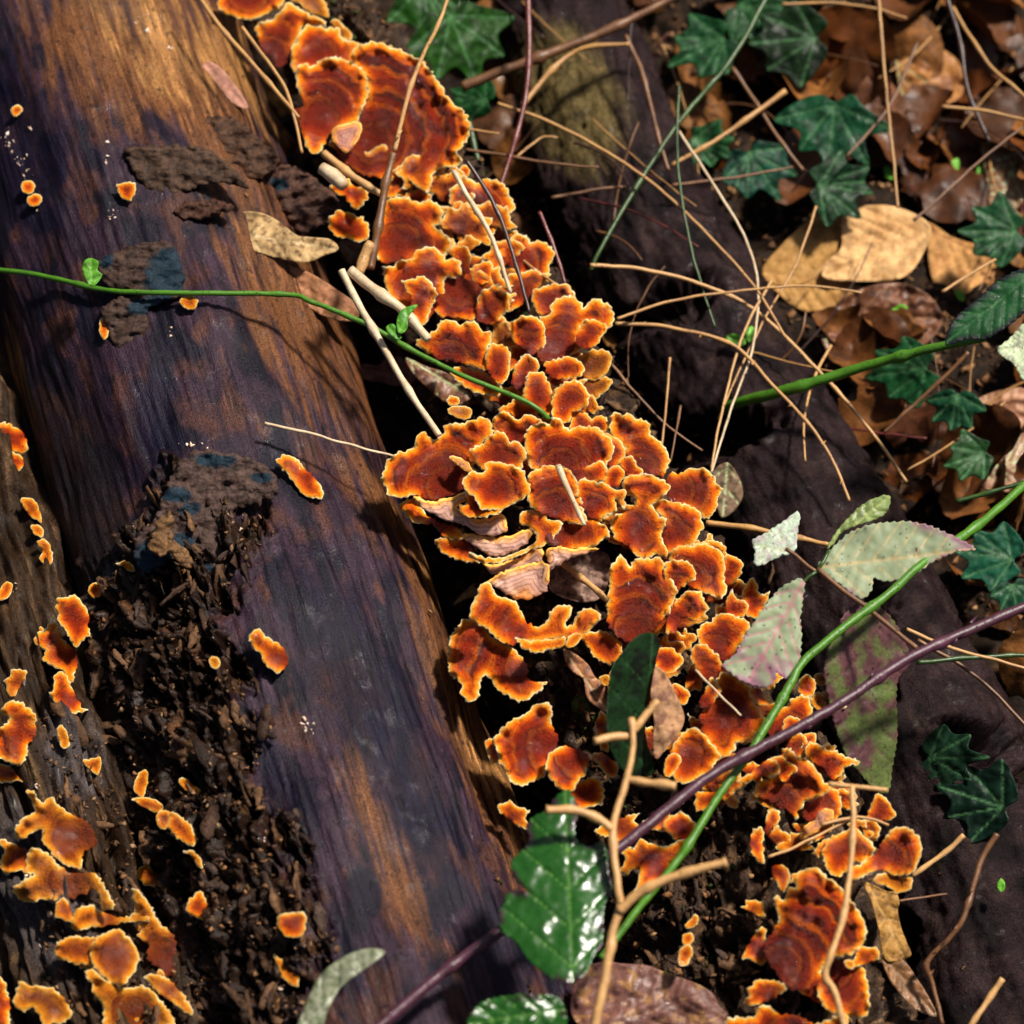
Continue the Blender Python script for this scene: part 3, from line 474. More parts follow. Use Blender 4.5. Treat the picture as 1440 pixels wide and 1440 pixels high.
B('G', '340 1190', 94, '310 1140 360 1115 395 1150 370 1200 330 1250 295 1230', 'small inner curl at the left of the dark ringed bracket')
B('G', '960 1000', 66, '880 1010 930 900 1000 830 1060 790 1100 800 1130 860 1125 920 1060 960 1020 1010 940 1060', 'deep red bracket in the angle between the green and purple stems')
B('G', '1100 760', 64, '1050 730 1090 670 1140 700 1150 750 1120 800 1060 790', 'small orange lobe right of the green stem, below the spotted leaf')
B('G', '1190 700', 48, '1140 680 1190 665 1250 710 1220 735 1150 730', 'dull golden nub against the dark maroon leaf', tone=1, att=0)
B('G', '1160 830', 44, '1120 830 1160 780 1200 800 1210 850 1170 880', 'lower dull golden nub above the purple stem', tone=1, att=0)
B('G', '1000 980', 80, '960 990 980 920 1030 910 1065 940 1040 990 1000 1030', 'small yellow curl touching the upper side of the purple stem')
B('G', '1110 1040', 50, '1070 1020 1140 1000 1150 1050 1120 1090 1080 1080', 'orange sliver just under the purple stem')
B('G', '1200 1220', 58, '1090 1100 1110 1055 1150 1060 1200 1080 1220 1100 1280 1110 1330 1140 1380 1150 1395 1180 1330 1190 1290 1240 1240 1265 1180 1200 1100 1150', 'wet bracket with a broad yellow border below the purple stem, by the maroon leaf')
B('I', '200 420', 98, '60 475 120 440 200 380 260 350 300 380 300 430 250 455 210 440 150 470 90 490', 'yellow-lipped shelf emerging from under the purple stem')
B('I', '330 430', 88, '250 350 310 335 350 360 400 395 400 430 370 440 340 475 300 460 290 400', 'second stacked lobe right of the yellow-lipped shelf')
B('I', '300 600', 70, '330 310 370 290 400 330 450 350 500 390 540 440 560 480 590 510 560 550 500 570 450 600 430 630 400 650 410 690 390 700 370 660 300 620 230 580 160 560 170 500 220 460 300 420', 'wide golden-orange bracket with a wavy lower edge below the two stems')
B('I', '500 640', 58, '560 490 600 500 640 540 655 600 640 670 620 700 590 690 580 660 540 670 480 700 430 660 470 590', 'shiny dark-red hollowed bracket left of the T-shaped pale twig')
B('I', '530 690', 72, '490 700 520 650 560 630 600 640 600 690 550 720 500 770 430 800 420 750', 'faded tan bracket with a cream hood under the hollowed one', tone=1, und=.5)
B('I', '850 690', 62, '790 690 830 580 860 540 910 580 940 620 960 660 930 690 880 700 830 720', 'isolated pointed orange-red bracket right of the T-shaped pale twig')
B('I', '885 900', 84, '860 850 900 790 930 750 990 730 1050 750 1095 800 1105 870 1080 950 1040 1000 970 1015 900 990 860 970 800 1000 740 1030 700 1020 700 970 790 920 840 890', 'ear-shaped bracket with a broad golden rim at the far right of the row', cup=.12)
B('I', '950 1010', 70, '840 1040 870 990 960 1010 1040 1010 1055 1050 1020 1095 960 1095 900 1060', 'plain golden lip under the ear-shaped bracket', tone=1)
B('I', '660 890', 66, '540 870 600 790 720 740 790 790 840 840 830 890 780 930 720 930 690 980 630 1010 570 970', 'very dark maroon bracket behind the long pale twig')
B('I', '785 730', 66, '765 700 785 690 800 740 835 770 800 800 775 760', 'slim orange tongue left of the isolated pointed bracket', att=0)
B('I', '240 750', 66, '225 770 230 680 260 635 300 640 305 690 260 745', 'tiny club-shaped bracket with a yellow head on the dark rotten wood')
B('I', '170 830', 58, '150 760 200 730 215 790 210 840 220 900 205 940 150 880', 'thin dark-red strip below the club-shaped bracket')
B('I', '290 990', 78, '260 960 320 945 365 990 350 1060 320 1105 285 1040', 'small plain orange flap above the left shoulder of the lowest big fan')
B('H', '940 1120', 66, '910 770 930 715 970 740 1000 670 1040 680 1030 630 1080 570 1150 560 1200 600 1270 650 1330 720 1390 800 1430 880 1430 950 1380 1030 1300 1060 1220 1080 1180 1150 1150 1230 1040 1250 980 1230 920 1150 850 1030 870 980 920 900 940 830', 'lowest big fan with dark ridges, crossed by the long pale twig', gy_=.2)
B('H', '1230 1140', 50, '1180 1120 1290 1070 1360 1090 1420 1130 1440 1200 1450 1300 1430 1400 1350 1400 1280 1380 1200 1350 1150 1220', 'ridged red bracket below the lowest big fan at the right')
B('H', '1000 1490', 58, '640 1420 700 1400 800 1400 830 1340 880 1335 930 1380 1020 1390 1080 1410 1150 1440 1250 1400 1320 1380 1330 1440 1300 1500 700 1500 650 1470', 'ragged bracket cut by the bottom edge of the picture')
B('H', '1340 1100', 76, '1305 1085 1350 1080 1370 1110 1350 1135 1315 1110', 'tiny yellow lip between the two lowest red fans', tone=.7, att=0)
B('H', '400 370', 62, '290 320 350 260 410 250 460 300 490 350 450 400 390 410 330 380', 'small ruffled bracket between the purple stem and the green stem')
B('H', '250 540', 56, '120 690 150 640 170 520 250 450 340 430 390 400 450 400 440 450 390 480 380 510 330 530 340 560 300 600 260 640 200 670 150 705', 'dark red bracket with a jagged lower edge left of the green stem')
for k_, s_ in enumerate(('410 890 440 850 470 825 490 850 470 890 420 905', '400 940 450 925 462 970 430 1000 400 985', '370 1080 390 1010 440 995 460 1040 430 1100 390 1115')):
    a_ = fr('H', s_).mean(0); B('P', '%f %f' % tuple(a_), 48, ' '.join('%f' % q for q in fr('H', s_).ravel()), ('top', 'middle', 'bottom')[k_]+' one of three tiny brackets in a vertical chain on dark wood', tone=.4, att=0, group='tiny vertical chain of brackets')
# brackets on the rotten left side, resting on the logs
# smaller, shaded brackets that fill the row between the larger ones
PATHC = ([0, 200, 300, 420, 520, 620, 700, 800, 900, 1000, 1100, 1180], [440, 560, 640, 700, 760, 790, 830, 950, 970, 1010, 1100, 1130])
FW = ['on the right side of the uppermost fans', 'behind the two thin stalks', 'between the red patches of the upper row', 'in the clump above the central cluster', 'at the back of the central cluster', 'along the right side of the central cluster', 'around the upright bracket', 'between the spotted pale leaf and the dark narrow leaf', 'around the crossing of the green and purple stems']
for i in range(112):
    y = rng.uniform(60, 1180); cx = np.interp(y, *PATHC); x = cx+float(np.clip(rng.normal(), -1.4, .9))*np.interp(y, [0, 600, 1180], [34, 55, 80]); rr = rng.uniform(15, 42); dr = rng.uniform(-2.4, .6)
    if x < np.interp(y, [0, 300, 620, 900, 1180], [400, 560, 690, 840, 900]): continue
    an = dr+np.linspace(-1.75, 1.75, 11); kk = rng.uniform(.72, 1.15, 11); sq = rng.uniform(.7, 1.); pts = [(x+rr*k_*math.cos(t_), y+rr*sq*k_*math.sin(t_)) for t_, k_ in zip(an, kk)]
    ac = (x-rr*.25*math.cos(dr), y-rr*.25*math.sin(dr)); zi = min(8, int(np.searchsorted([170, 330, 430, 560, 640, 780, 900, 1020], y)))
    B('P', '%f %f' % ac, rng.uniform(14, 48), ' '.join('%f %f' % q for q in pts), 'small bracket half hidden '+FW[zi], tone=rng.uniform(0, .6), group='small half-hidden brackets filling the row')
LO = [(915, 1050), (870, 1160), (925, 1150), (1010, 1110), (1075, 1110), (1120, 1075), (1090, 1180), (1130, 1240), (1175, 1200), (1060, 1330), (1120, 1190), (1010, 1060), (1155, 1000), (1180, 1120), (1215, 1170), (1060, 1000), (960, 900), (990, 820), (1040, 870), (930, 840), (905, 1210), (1150, 1400), (1080, 1400), (1220, 1350), (1060, 1280), (720, 1150), (800, 1070), (860, 960), (1030, 940)]
for i, (x, y) in enumerate(LO):
    rr = rng.uniform(17, 36); dr = rng.uniform(-2.2, 1.2); an = dr+np.linspace(-1.8, 1.8, 11); kk = rng.uniform(.7, 1.15, 11); pts = [(x+rr*k_*math.cos(t_), y+rr*.85*k_*math.sin(t_)) for t_, k_ in zip(an, kk)]
    B('P', '%f %f' % (x-rr*.25*math.cos(dr), y-rr*.2*math.sin(dr)), rng.uniform(22, 55), ' '.join('%f %f' % q for q in pts), 'small bracket in the lower half of the row, low down '+('left of the green stem' if x < 1000 else 'right of the green stem'), tone=rng.uniform(0, .5), group='small half-hidden brackets filling the row')
LL = [(60, 1150), (110, 1170), (30, 1200), (160, 1180), (95, 1280), (165, 1260), (215, 1230), (45, 1300), (130, 1340), (185, 1340), (230, 1380), (150, 1395), (215, 1300), (90, 1400), (60, 900), (90, 950), (25, 960), (250, 1410), (180, 1420), (120, 1230)]
for i, (x, y) in enumerate(LL[::2]):
    rr = rng.uniform(16, 34); dr = rng.uniform(1.6, 4.2); an = dr+np.linspace(-1.8, 1.8, 11); kk = rng.uniform(.7, 1.2, 11); pts = [(x+rr*k_*math.cos(t_), y+rr*.85*k_*math.sin(t_)) for t_, k_ in zip(an, kk)]
    B('P', '%f %f' % (x-rr*.25*math.cos(dr), y-rr*.2*math.sin(dr)), rng.uniform(10, 24), ' '.join('%f %f' % q for q in pts), 'small golden bracket tucked between the larger ones at the lower left', tone=rng.uniform(.4, .9), ref='log', gy_=.15, group='small golden brackets at the lower left')
L = [('J', '110 300', 26, '0 220 30 210 100 250 150 320 150 380 110 390 50 370 0 340 -30 280', 'red bracket on the left edge above mid height of the crack', 0), ('J', '100 440', 20, '5 400 40 375 90 390 130 420 120 480 80 490 40 450', 'small ruffled red bracket touching the one above it at the left edge', 0),
     ('J', '190 720', 14, '115 650 140 640 200 660 225 720 235 780 180 750 130 690', 'topmost of three small whitish-orange brackets along the crack', .5), ('J', '220 830', 14, '170 800 210 790 245 820 240 860 200 850', 'middle of three small whitish-orange brackets along the crack', .5), ('J', '260 950', 14, '205 890 250 870 285 920 295 990 270 1020 220 980 240 940', 'lowest of three small whitish-orange brackets along the crack', .5),
     ('J', '710 1030', 22, '650 1010 700 995 740 1010 760 1050 730 1055 690 1030', 'tiny curved orange tongue under the blue-black stained bark', .6), ('J', '535 1160', 24, '495 1150 530 1115 575 1140 565 1190 530 1205 500 1180', 'little orange ball above the dark hole', .2), ('J', '30 1160', 16, '0 1150 40 1110 70 1130 60 1180 20 1220 -10 1210', 'small pale-edged bracket cut by the left edge', .2),
     ('K', '450 290', 34, '320 170 380 150 440 155 470 200 500 260 500 360 470 400 430 430 390 400 360 340 330 300 320 240', 'upper glistening red bracket left of the dark hole', 0), ('K', '400 490', 24, '190 380 260 330 280 290 320 320 360 400 430 470 430 540 410 640 370 620 350 570 290 550 240 510 250 460 200 420', 'jagged bracket with white spikes, second down beside the hole', .1), ('K', '420 730', 22, '275 710 300 670 310 590 350 580 400 650 430 720 460 780 500 795 430 815 360 810 320 760', 'dripping red bracket, third down beside the hole', 0),
     ('K', '150 920', 34, '0 810 30 760 90 735 150 770 200 830 200 930 160 1000 150 1060 110 1105 50 1090 -20 1040 -30 920 30 880 50 840', 'big glistening red bracket at the left edge', 0), ('K', '60 1150', 20, '-20 1100 60 1110 130 1140 190 1165 150 1190 60 1200 -20 1190', 'thin orange rim just below the big glistening one at the left edge', .1), ('K', '530 1110', 18, '460 1080 500 1070 560 1060 570 1110 550 1160 520 1145', 'tiny forked orange bracket on the rotten wood', .5), ('K', '360 960', 16, '320 900 350 880 375 920 390 990 360 1010 330 960', 'pale upright tongue on the grey wood', .8),
     ('K', '800 1210', 22, '750 1220 780 1150 820 1130 830 1190 810 1280 770 1270', 'small upright orange bracket above the left end of the chain', .5), ('K', '1060 1220', 22, '1000 1190 1040 1175 1090 1220 1140 1250 1120 1285 1050 1250', 'lone curved orange bracket right of the chain', .5), ('K', '1205 530', 20, '1175 510 1205 490 1240 520 1225 560 1190 555', 'tiny cream nub in the middle of the rotten wood', .9),
     ('P', '392 925', 26, '349 899 361 884 378 896 399 913 403 934 392 946 375 937 365 920', 'orange bracket on the right edge of the rotten patch, by the bare log', .3), ('P', '430 672', 24, '388 650 397 641 415 643 428 658 440 668 455 690 452 702 430 698 415 682 405 668', 'lone two-part red bracket on the bare log near the thin straw', .1),
     ('L', '430 380', 44, '85 390 90 330 150 270 190 250 180 200 150 130 190 130 230 190 290 165 340 220 420 270 500 320 550 420 500 460 470 480 450 565 390 550 320 520 270 450 230 400 240 350 200 350 130 400', 'large golden-brown bracket with an upward prong at the lower left', .75), ('L', '420 650', 40, '70 680 130 630 190 600 160 600 145 530 170 450 230 455 290 500 350 560 440 590 540 600 600 680 640 780 590 800 560 740 530 680 470 710 400 740 370 730 340 745 240 740 200 750 120 740', 'wide golden bracket with a white left tip, below the pronged one', .85),
     ('L', '620 850', 40, '400 880 430 800 520 770 600 820 700 840 800 810 840 860 700 870 620 890 500 900 430 920', 'thin golden shelf stretching right, in the middle of the lower-left group', .7), ('L', '470 1010', 30, '310 1050 320 980 380 955 450 950 540 960 530 1030 520 1110 420 1100 350 1080', 'squarish orange-tipped bracket left of the ring-like one', .7), ('L', '690 1060', 42, '500 1050 540 960 600 930 650 900 720 950 780 1050 760 1130 720 1200 660 1225 600 1190 550 1150', 'ring-like curled golden bracket, lower left', .7),
     ('L', '920 1040', 32, '740 680 790 700 860 800 900 870 980 950 990 1100 950 1180 900 1140 830 1080 830 1020 840 990 770 950 800 900 770 850', 'long frilled golden bracket running down right of the ring-like one', .7), ('L', '960 1250', 26, '810 1170 880 1160 960 1200 1040 1290 1090 1370 1060 1390 960 1310 880 1260 830 1200', 'narrow slanting golden strip near the bottom edge', .8), ('L', '760 1400', 28, '470 1150 520 1130 600 1190 700 1240 800 1220 880 1280 960 1380 970 1450 800 1480 600 1460 580 1340 530 1280 520 1220', 'broad flat mustard bracket cut by the bottom edge, lower left', 1.), ('L', '300 1350', 24, '75 1320 110 1205 170 1220 300 1240 360 1300 400 1400 250 1450 200 1350 130 1370', 'dull ochre bracket in the bottom left corner', 1.),
     ('L', '820 210', 26, '740 175 800 165 880 180 920 220 880 255 800 215', 'left link of the chain of small orange brackets on rotten wood', .5), ('L', '920 290', 32, '875 290 900 240 950 245 970 290 930 345 890 330', 'middle knob of the chain of small orange brackets on rotten wood', .5), ('L', '1030 350', 36, '960 250 1010 270 1070 320 1110 400 1080 440 1010 400 945 330', 'right and largest link of the chain of small orange brackets on rotten wood', .4), ('L', '1090 510', 22, '1030 470 1080 465 1130 510 1140 570 1110 550 1080 500', 'thin orange hook below the chain of small brackets', .5),
     ('L', '1150 790', 28, '1050 770 1110 700 1150 720 1180 800 1230 850 1210 890 1150 860 1060 820', 'triangular orange bracket with a white lower corner on rotten wood', .2), ('P', '415 1300', 22, '389 1290 402 1285 428 1283 430 1300 422 1317 402 1316 392 1305', 'small reddish cup at the right of the rotten patch near the bottom', .2), ('P', '408 1362', 20, '385 1345 400 1350 415 1352 420 1365 418 1388 400 1378', 'small golden flap with a white foot, under the reddish cup', .7), ('P', '0 1410', 20, '-20 1370 5 1380 14 1420 10 1450 -20 1450', 'dark red bracket in the extreme bottom left corner', 0),
     ('P', '176 268', 12, '163 262 172 258 189 256 190 270 182 283 170 276', 'small white-edged bracket on the upper bare log', .1), ('P', '40 262', 8, '30 258 42 254 50 262 44 272 32 270', 'upper of two tiny red buttons on the upper log', 0), ('P', '48 282', 8, '38 278 52 272 60 280 52 290 40 288', 'lower of two tiny red buttons on the upper log', 0), ('P', '23 156', 8, '16 152 26 147 32 155 24 164 17 161', 'tiny lone red button at the top left', .1),
     ('P', '146 458', 10, '140 450 150 447 154 460 148 478 140 468', 'tiny bracket on the left edge of the round bark flake', .2), ('P', '266 425', 10, '252 424 262 416 278 420 274 434 260 434', 'tiny yellow-orange bracket just under the green shoot', .6), ('P', '233 793', 10, '320 826 326 822 332 832 328 842 320 840', 'tiny red dot at the right end of the blue-stained bark', .1)]
for f_, a_, h_, o_, l_, t_ in L: B(f_, a_, h_+6, o_, l_, tone=t_, ref='log', gy_=.15, ruf=1.2 if h_ > 24 else .6, att=.36 if h_ > 12 else 0)

# ------------------------------------------------------------------ leaves traced where they lie
def leaf(f, out, label, colf, mat, h=12, base=None, tip=None, z=None, name='leaf', cat='leaf', serr=0., veins=6, vcol=(.5, .6, .3), vrel=1., gx_=0., gy_=.3, curl=0., cross=0., rough=1.5, thick=1.6, group=None, vw=1.2, lobes=None, parent=None, smooth_step=3.):
    c = fr(f, out); poly = catmull(c, True, smooth_step); ce = poly.mean(0)
    if serr:
        s_ = np.concatenate([[0], np.cumsum(np.linalg.norm(np.diff(poly, axis=0), axis=1))]); tan = np.roll(poly, -1, 0)-np.roll(poly, 1, 0); nrm = np.stack([tan[:, 1], -tan[:, 0]], 1); nrm /= np.linalg.norm(nrm, axis=1)[:, None]+1e-9
        ar = np.sum(poly[:, 0]*np.roll(poly[:, 1], -1)-np.roll(poly[:, 0], -1)*poly[:, 1]); nrm = nrm*(1 if ar > 0 else -1); poly = poly+nrm*(serr*(((s_/10.5) % 1)-.5)*(1+.5*pn(s_/30, 0, 3)))[:, None]
    b = fr(f, base)[0] if base else poly[0]; t = fr(f, tip)[0] if tip else ce*2-b
    L_ = np.linalg.norm(t-b); ax = (t-b)/L_; pe = np.array([-ax[1], ax[0]]); va = [b]; vb = [t]; wid = [1.]
    for i in range(veins):
        u0 = b+ax*L_*(.08+.8*i/max(1, veins)); 
        for sg in (-1, 1): va.append(u0); vb.append(u0+(ax*.75+pe*sg*.8)*L_*.55); wid.append(.55)
    if lobes is not None: va += [b]*len(lobes); vb += list(lobes); wid += [.8]*len(lobes)
    va, vb = np.array(va), np.array(vb); Da = depth_at(ce[0], ce[1], z) if z is not None else hit(*ce)[0]; sd = ce[0]*.37
    def vd(V): return np.min([segdist(V, va[i:i+1], vb[i:i+1])/wid[i] for i in range(len(va))], axis=0)
    def off(V, rim):
        d = V-b; u = d@ax; q = d@pe; dd = vd(V)
        return h+gx_*(V[:, 0]-ce[0])+gy_*(V[:, 1]-ce[1])+rough*3*pn(V[:, 0]/40, V[:, 1]/40, sd)+rough*pn(V[:, 0]/12, V[:, 1]/12, sd+2)+cross*np.abs(q)/20*4-curl*(u/L_-.5)**2*L_-vrel*np.exp(-(dd/2.5)**2)*1.3+vrel*.12*np.minimum(dd, 10)
    def at(V, rim):
        c_ = colf(V, rim, (V-b)@ax/L_, (V-b)@pe); dd = vd(V); m = np.exp(-(dd/vw)**2)*.75; return {'Col': mixc(c_, vcol, m)}
    lo = CAM+rays([ce])[0]*(Da-h*S); me = sheet_mesh(name, poly, Da, off, lambda V, r: np.full(len(V), thick), at, 2.6, 3.4, 12., lo)
    o = link(name, me, mat, None, lo)
    if parent: o.parent = parent; o.matrix_parent_inverse = Matrix.Translation(-parent.location)
    else: tag(o, label, cat, group)
    return o
def uni(c, c2=None, k=25.):
    c = np.array(c); c2 = np.array(c2 if c2 is not None else c*.5)
    return lambda V, rim, u, q: mixc(np.zeros((len(V), 3))+c, c2, sst(-.1, .5, fbm(V[:, 0]/k, V[:, 1]/k, c[0]*99, 3)))
def pale(V, rim, u, q):
    c = np.zeros((len(V), 3))+np.array([.40, .47, .28]); pm = sst(9, 0, rim)*.25+sst(.35, 1., u)*.6+.55*fbm(V[:, 0]/34, V[:, 1]/34, 5., 2)
    return mixc(c*.62, (.25, .125, .17), sst(.3, .9, pm))
TAN, BRN, PNK, ORG = (.50, .27, .09), (.20, .09, .035), (.36, .17, .12), (.46, .19, .05)
# compound leaf of the bramble, seen from its pale underside
cl = empty('bramble_leaf', W(1145, 805, 430)); tag(cl, 'compound bramble leaf seen from its pale spotted underside, right of centre', 'leaf')
leaf('T', '600 945 640 890 700 830 760 790 850 765 960 758 1040 770 1110 795 1170 825 1245 870 1170 880 1120 900 1060 930 1000 970 930 995 870 1000 830 990 825 1030 790 1070 740 1050 690 1010 640 975', None, pale, M_PALE, 0, '600 945', '1245 870', 430, 'leaflet', serr=3.4, vcol=(.50, .36, .16), parent=cl, rough=2, cross=.35, vrel=.35, vw=1.9)
leaf('T', '550 995 500 1000 440 1040 390 1100 350 1160 310 1220 265 1300 215 1340 250 1370 290 1400 350 1425 400 1430 435 1400 440 1370 480 1400 510 1380 530 1320 540 1240 535 1150 545 1080', None, pale, M_PALE, 0, '550 995', '330 1400', 430, 'leaflet', serr=3.4, vcol=(.48, .12, .20), parent=cl, rough=2, cross=.3, vrel=.35, vw=1.9)
leaf('T', '528 718 525 800 510 880 440 905 380 935 345 930 350 880 340 835 400 800 460 760', None, uni((.40, .48, .36), (.36, .30, .30), 14), M_LEAF, 0, '510 885', '345 850', 430, 'leaflet', serr=2.4, vcol=(.3, .3, .12), parent=cl, veins=4, vrel=.4)
leaf('T', '640 870 680 800 740 730 800 680 880 650 900 670 885 720 840 750 760 775 700 805 670 850', None, uni((.17, .23, .07), (.10, .13, .04), 14), M_LEAF, 0, '640 870', '890 660', 430, 'leaflet', serr=2., vcol=(.35, .40, .12), parent=cl)
leaf('P', '1190 860 1230 850 1262 880 1280 930 1262 960 1262 1030 1255 1080 1248 1115 1225 1105 1195 1070 1180 1040 1165 985 1160 930', 'large dark maroon-green leaf hanging behind the purple stem', lambda V, r, u, q: mixc(np.zeros((len(V), 3))+np.array([.085, .11, .03]), (.09, .035, .04), sst(-.2, .4, fbm(V[:, 0]/30, V[:, 1]/40, 3., 3)-u*.5+.3)), M_LEAF, 0, '1225 855', '1225 1110', 330, serr=2.6, vcol=(.10, .05, .035), veins=6, vrel=.6, gx_=-.5, gy_=0.)
def bigg(V, rim, u, q): return mixc(np.zeros((len(V), 3))+np.array([.010, .060, .005]), (.020, .008, .010), sst(13, 2, rim)*sst(.35, .6, fbm(V[:, 0]/34, V[:, 1]/34, 8., 2)+.4))
leaf('X', '850 490 870 500 905 570 890 640 900 700 950 720 1000 700 1020 760 1030 830 1040 900 1010 960 1005 1050 1000 1120 960 1180 930 1240 880 1275 820 1270 760 1230 700 1180 650 1110 590 1060 580 980 600 960 620 900 690 900 640 850 630 800 640 770 700 700 690 640 720 600 780 570 800 530', 'glossy bright green lobed leaf with white reflections, bottom centre', bigg, M_GLOSS, 0, '880 1275', '850 490', 560, serr=3., vcol=(.10, .22, .04), veins=4, rough=1.5, cross=-.5, vrel=.8, gx_=.05, gy_=.52)
leaf('X', '450 1450 480 1380 540 1340 650 1320 780 1320 830 1340 855 1400 850 1450 750 1500 500 1500', 'second glossy green leaf cut by the bottom edge', bigg, M_GLOSS, 0, '855 1380', '450 1440', 540, serr=3., vcol=(.10, .22, .04), veins=5, rough=2.4)
leaf('F', '1190 440 1100 460 1010 560 960 640 940 760 930 900 940 1050 990 1170 1060 1240 1150 1250 1200 1200 1150 1000 1180 800 1200 640 1230 500', 'dark narrow blackish-green leaf standing in front of the orange brackets', uni((.005, .018, .005), (.003, .005, .003), 20), M_DARK, 0, '1150 1250', '1190 440', 420, serr=1., vcol=(.02, .05, .015), veins=3, vrel=.6, curl=.1, gx_=-.9, gy_=.1)
leaf('F', '1210 630 1270 680 1330 800 1370 920 1330 1020 1260 1100 1210 1150 1190 1050 1200 950 1180 800 1190 700', 'curled papery brown leaf right beside the dark narrow leaf', uni((.34, .18, .09), (.16, .07, .04), 14), M_DULL, 0, '1210 1150', '1220 630', 415, veins=2, vcol=(.2, .1, .05), rough=3, cross=-1.)
leaf('F', '690 530 760 560 830 620 870 690 930 740 940 880 880 860 820 800 800 700 740 660 700 600', 'small shiny russet leaf with a pale vein under the finger-armed bracket', uni((.30, .12, .05), (.13, .05, .03), 12), M_LEAF, 0, '690 530', '930 870', 330, veins=2, vcol=(.6, .42, .2))
leaf('I', '770 1040 840 1060 900 1090 960 1100 980 1160 970 1200 990 1300 1020 1380 1040 1460 900 1480 860 1300 820 1150', 'crumpled ochre leaf hanging under the ear-shaped bracket', uni((.33, .17, .04), (.17, .08, .02), 14), M_DULL, 0, '800 1040', '1000 1460', 250, veins=4, vcol=(.45, .27, .1), rough=3)
leaf('U', '870 1165 950 1180 1010 1260 1060 1340 1085 1410 1000 1380 930 1310 880 1230', 'brown oval leaf with a pale rim in the lower right', uni((.22, .10, .04), (.10, .05, .02), 12), M_LEAF, 0, '870 1165', '1085 1410', 230, veins=5, vcol=(.3, .18, .09), cross=.8)
leaf('H', '-200 1180 -60 1090 60 1100 200 1110 330 1160 450 1200 560 1260 600 1330 640 1460 -150 1460', 'wet purplish-brown leaf lying along the bottom edge right of the glossy leaf', lambda V, r, u, q: mixc(np.zeros((len(V), 3))+np.array([.15, .065, .05]), (.30, .15, .06), sst(.1, .5, fbm(V[:, 0]/22, V[:, 1]/16, 3., 4))), M_LEAF, 0, '0 1440', '560 1230', 300, veins=4, vcol=(.10, .045, .03), rough=4)
leaf('R', '1440 1085 1340 1130 1260 1200 1200 1250 1150 1300 1120 1370 1130 1400 1200 1375 1280 1375 1340 1345 1440 1270 1500 1180 1500 1090', 'dark green leaf with a blackened edge entering from the right side', lambda V, r, u, q: mixc(np.zeros((len(V), 3))+np.array([.008, .050, .014]), (.006, .006, .010), sst(10, 2, r)), M_DARK, 0, '1500 1090', '1120 1390', 420, serr=2.4, vcol=(.03, .10, .03))
leaf('R', '1330 1420 1380 1370 1440 1310 1500 1300 1500 1500 1440 1545 1400 1480', 'pale green leaf underside at the right edge below the dark green leaf', uni((.34, .42, .24), (.24, .26, .18), 12), M_LEAF, 0, '1500 1400', '1330 1420', 430, serr=2.4, vcol=(.5, .5, .35))
leaf('Y', '1200 2720 1290 2520 1400 2430 1500 2400 1560 2420 1470 2490 1380 2560 1330 2650 1290 2750 1180 2760', 'folded grey-green leaf at the bottom edge left of the purple stem', uni((.19, .20, .13), (.09, .11, .05), 10), M_LEAF, 0, '1200 2740', '1550 2420', 520, vcol=(.35, .36, .27), rough=3, cross=-1.5, veins=4)
# leaves and debris on the log
leaf('Q', '820 270 850 250 900 280 950 340 990 400 1005 440 960 430 900 390 840 320', 'narrow pinkish-brown leaf stuck flat on the upper log', uni((.42, .20, .14), (.33, .15, .10), 10), M_DULL, 9, '830 255', '1005 440', veins=0, vcol=(.3, .13, .09))
leaf('Q', '870 930 920 900 970 900 980 860 1050 860 1120 890 1200 950 1260 960 1340 970 1370 1010 1300 1040 1260 1060 1200 1060 1100 1040 1010 1010 920 980', 'crumpled tan leaf with dark holes on the log beside the ribbed bark flake', lambda V, r, u, q: mixc(mixc(np.zeros((len(V), 3))+np.array([.42, .27, .12]), (.14, .07, .03), sst(.1, .5, fbm(V[:, 0]/13, V[:, 1]/9, 3., 3))), (.01, .008, .006), blob(V[:, 0], V[:, 1], 345, 330, 12, 5, 10)), M_DULL, 26, '870 930', '1370 1010', veins=4, vcol=(.6, .45, .25), rough=4)
leaf('Q', '1040 1050 1120 1060 1220 1090 1300 1130 1360 1170 1440 1230 1450 1290 1380 1300 1290 1270 1180 1190 1120 1160 1070 1110', 'long reddish-tan leaf crossed by the green shoot', uni((.36, .16, .08), (.20, .09, .035), 14), M_DULL, 22, '1040 1050', '1450 1290', veins=3, vcol=(.25, .1, .05), rough=3)
leaf('A', '130 290 200 330 280 440 360 540 440 620 450 700 400 680 300 560 210 480 150 370', 'brown leaf under the slanting straw stalk, top of the log', uni((.30, .15, .04), (.15, .06, .02), 14), M_DULL, 22, '130 290', '450 700', veins=3, vcol=(.4, .22, .08), rough=3)
leaf('A', '230 470 290 530 340 640 400 720 470 820 540 960 560 1040 470 960 380 860 330 760 260 640', 'torn reddish-brown leaf strip between log and brackets', uni((.24, .10, .04), (.10, .03, .02), 12), M_DULL, 30, '230 470', '560 1040', veins=2, vcol=(.38, .2, .07), rough=3)
leaf('B', '240 1180 290 1165 370 1175 420 1130 520 1140 560 1230 600 1280 500 1290 450 1290 380 1270 300 1260 245 1220', 'fleshy pink leaf fragment crossed by the long white stick', uni((.36, .16, .12), (.20, .08, .06), 12), M_LEAF, 34, '240 1190', '590 1260', veins=3, vcol=(.45, .2, .13), rough=2.5)
leaf('B', '150 480 220 470 290 510 290 600 220 610 170 570', 'small salmon leaf scrap beside the pale stick joint', uni((.46, .20, .12), (.32, .13, .07), 10), M_LEAF, 40, '150 480', '290 600', veins=2)
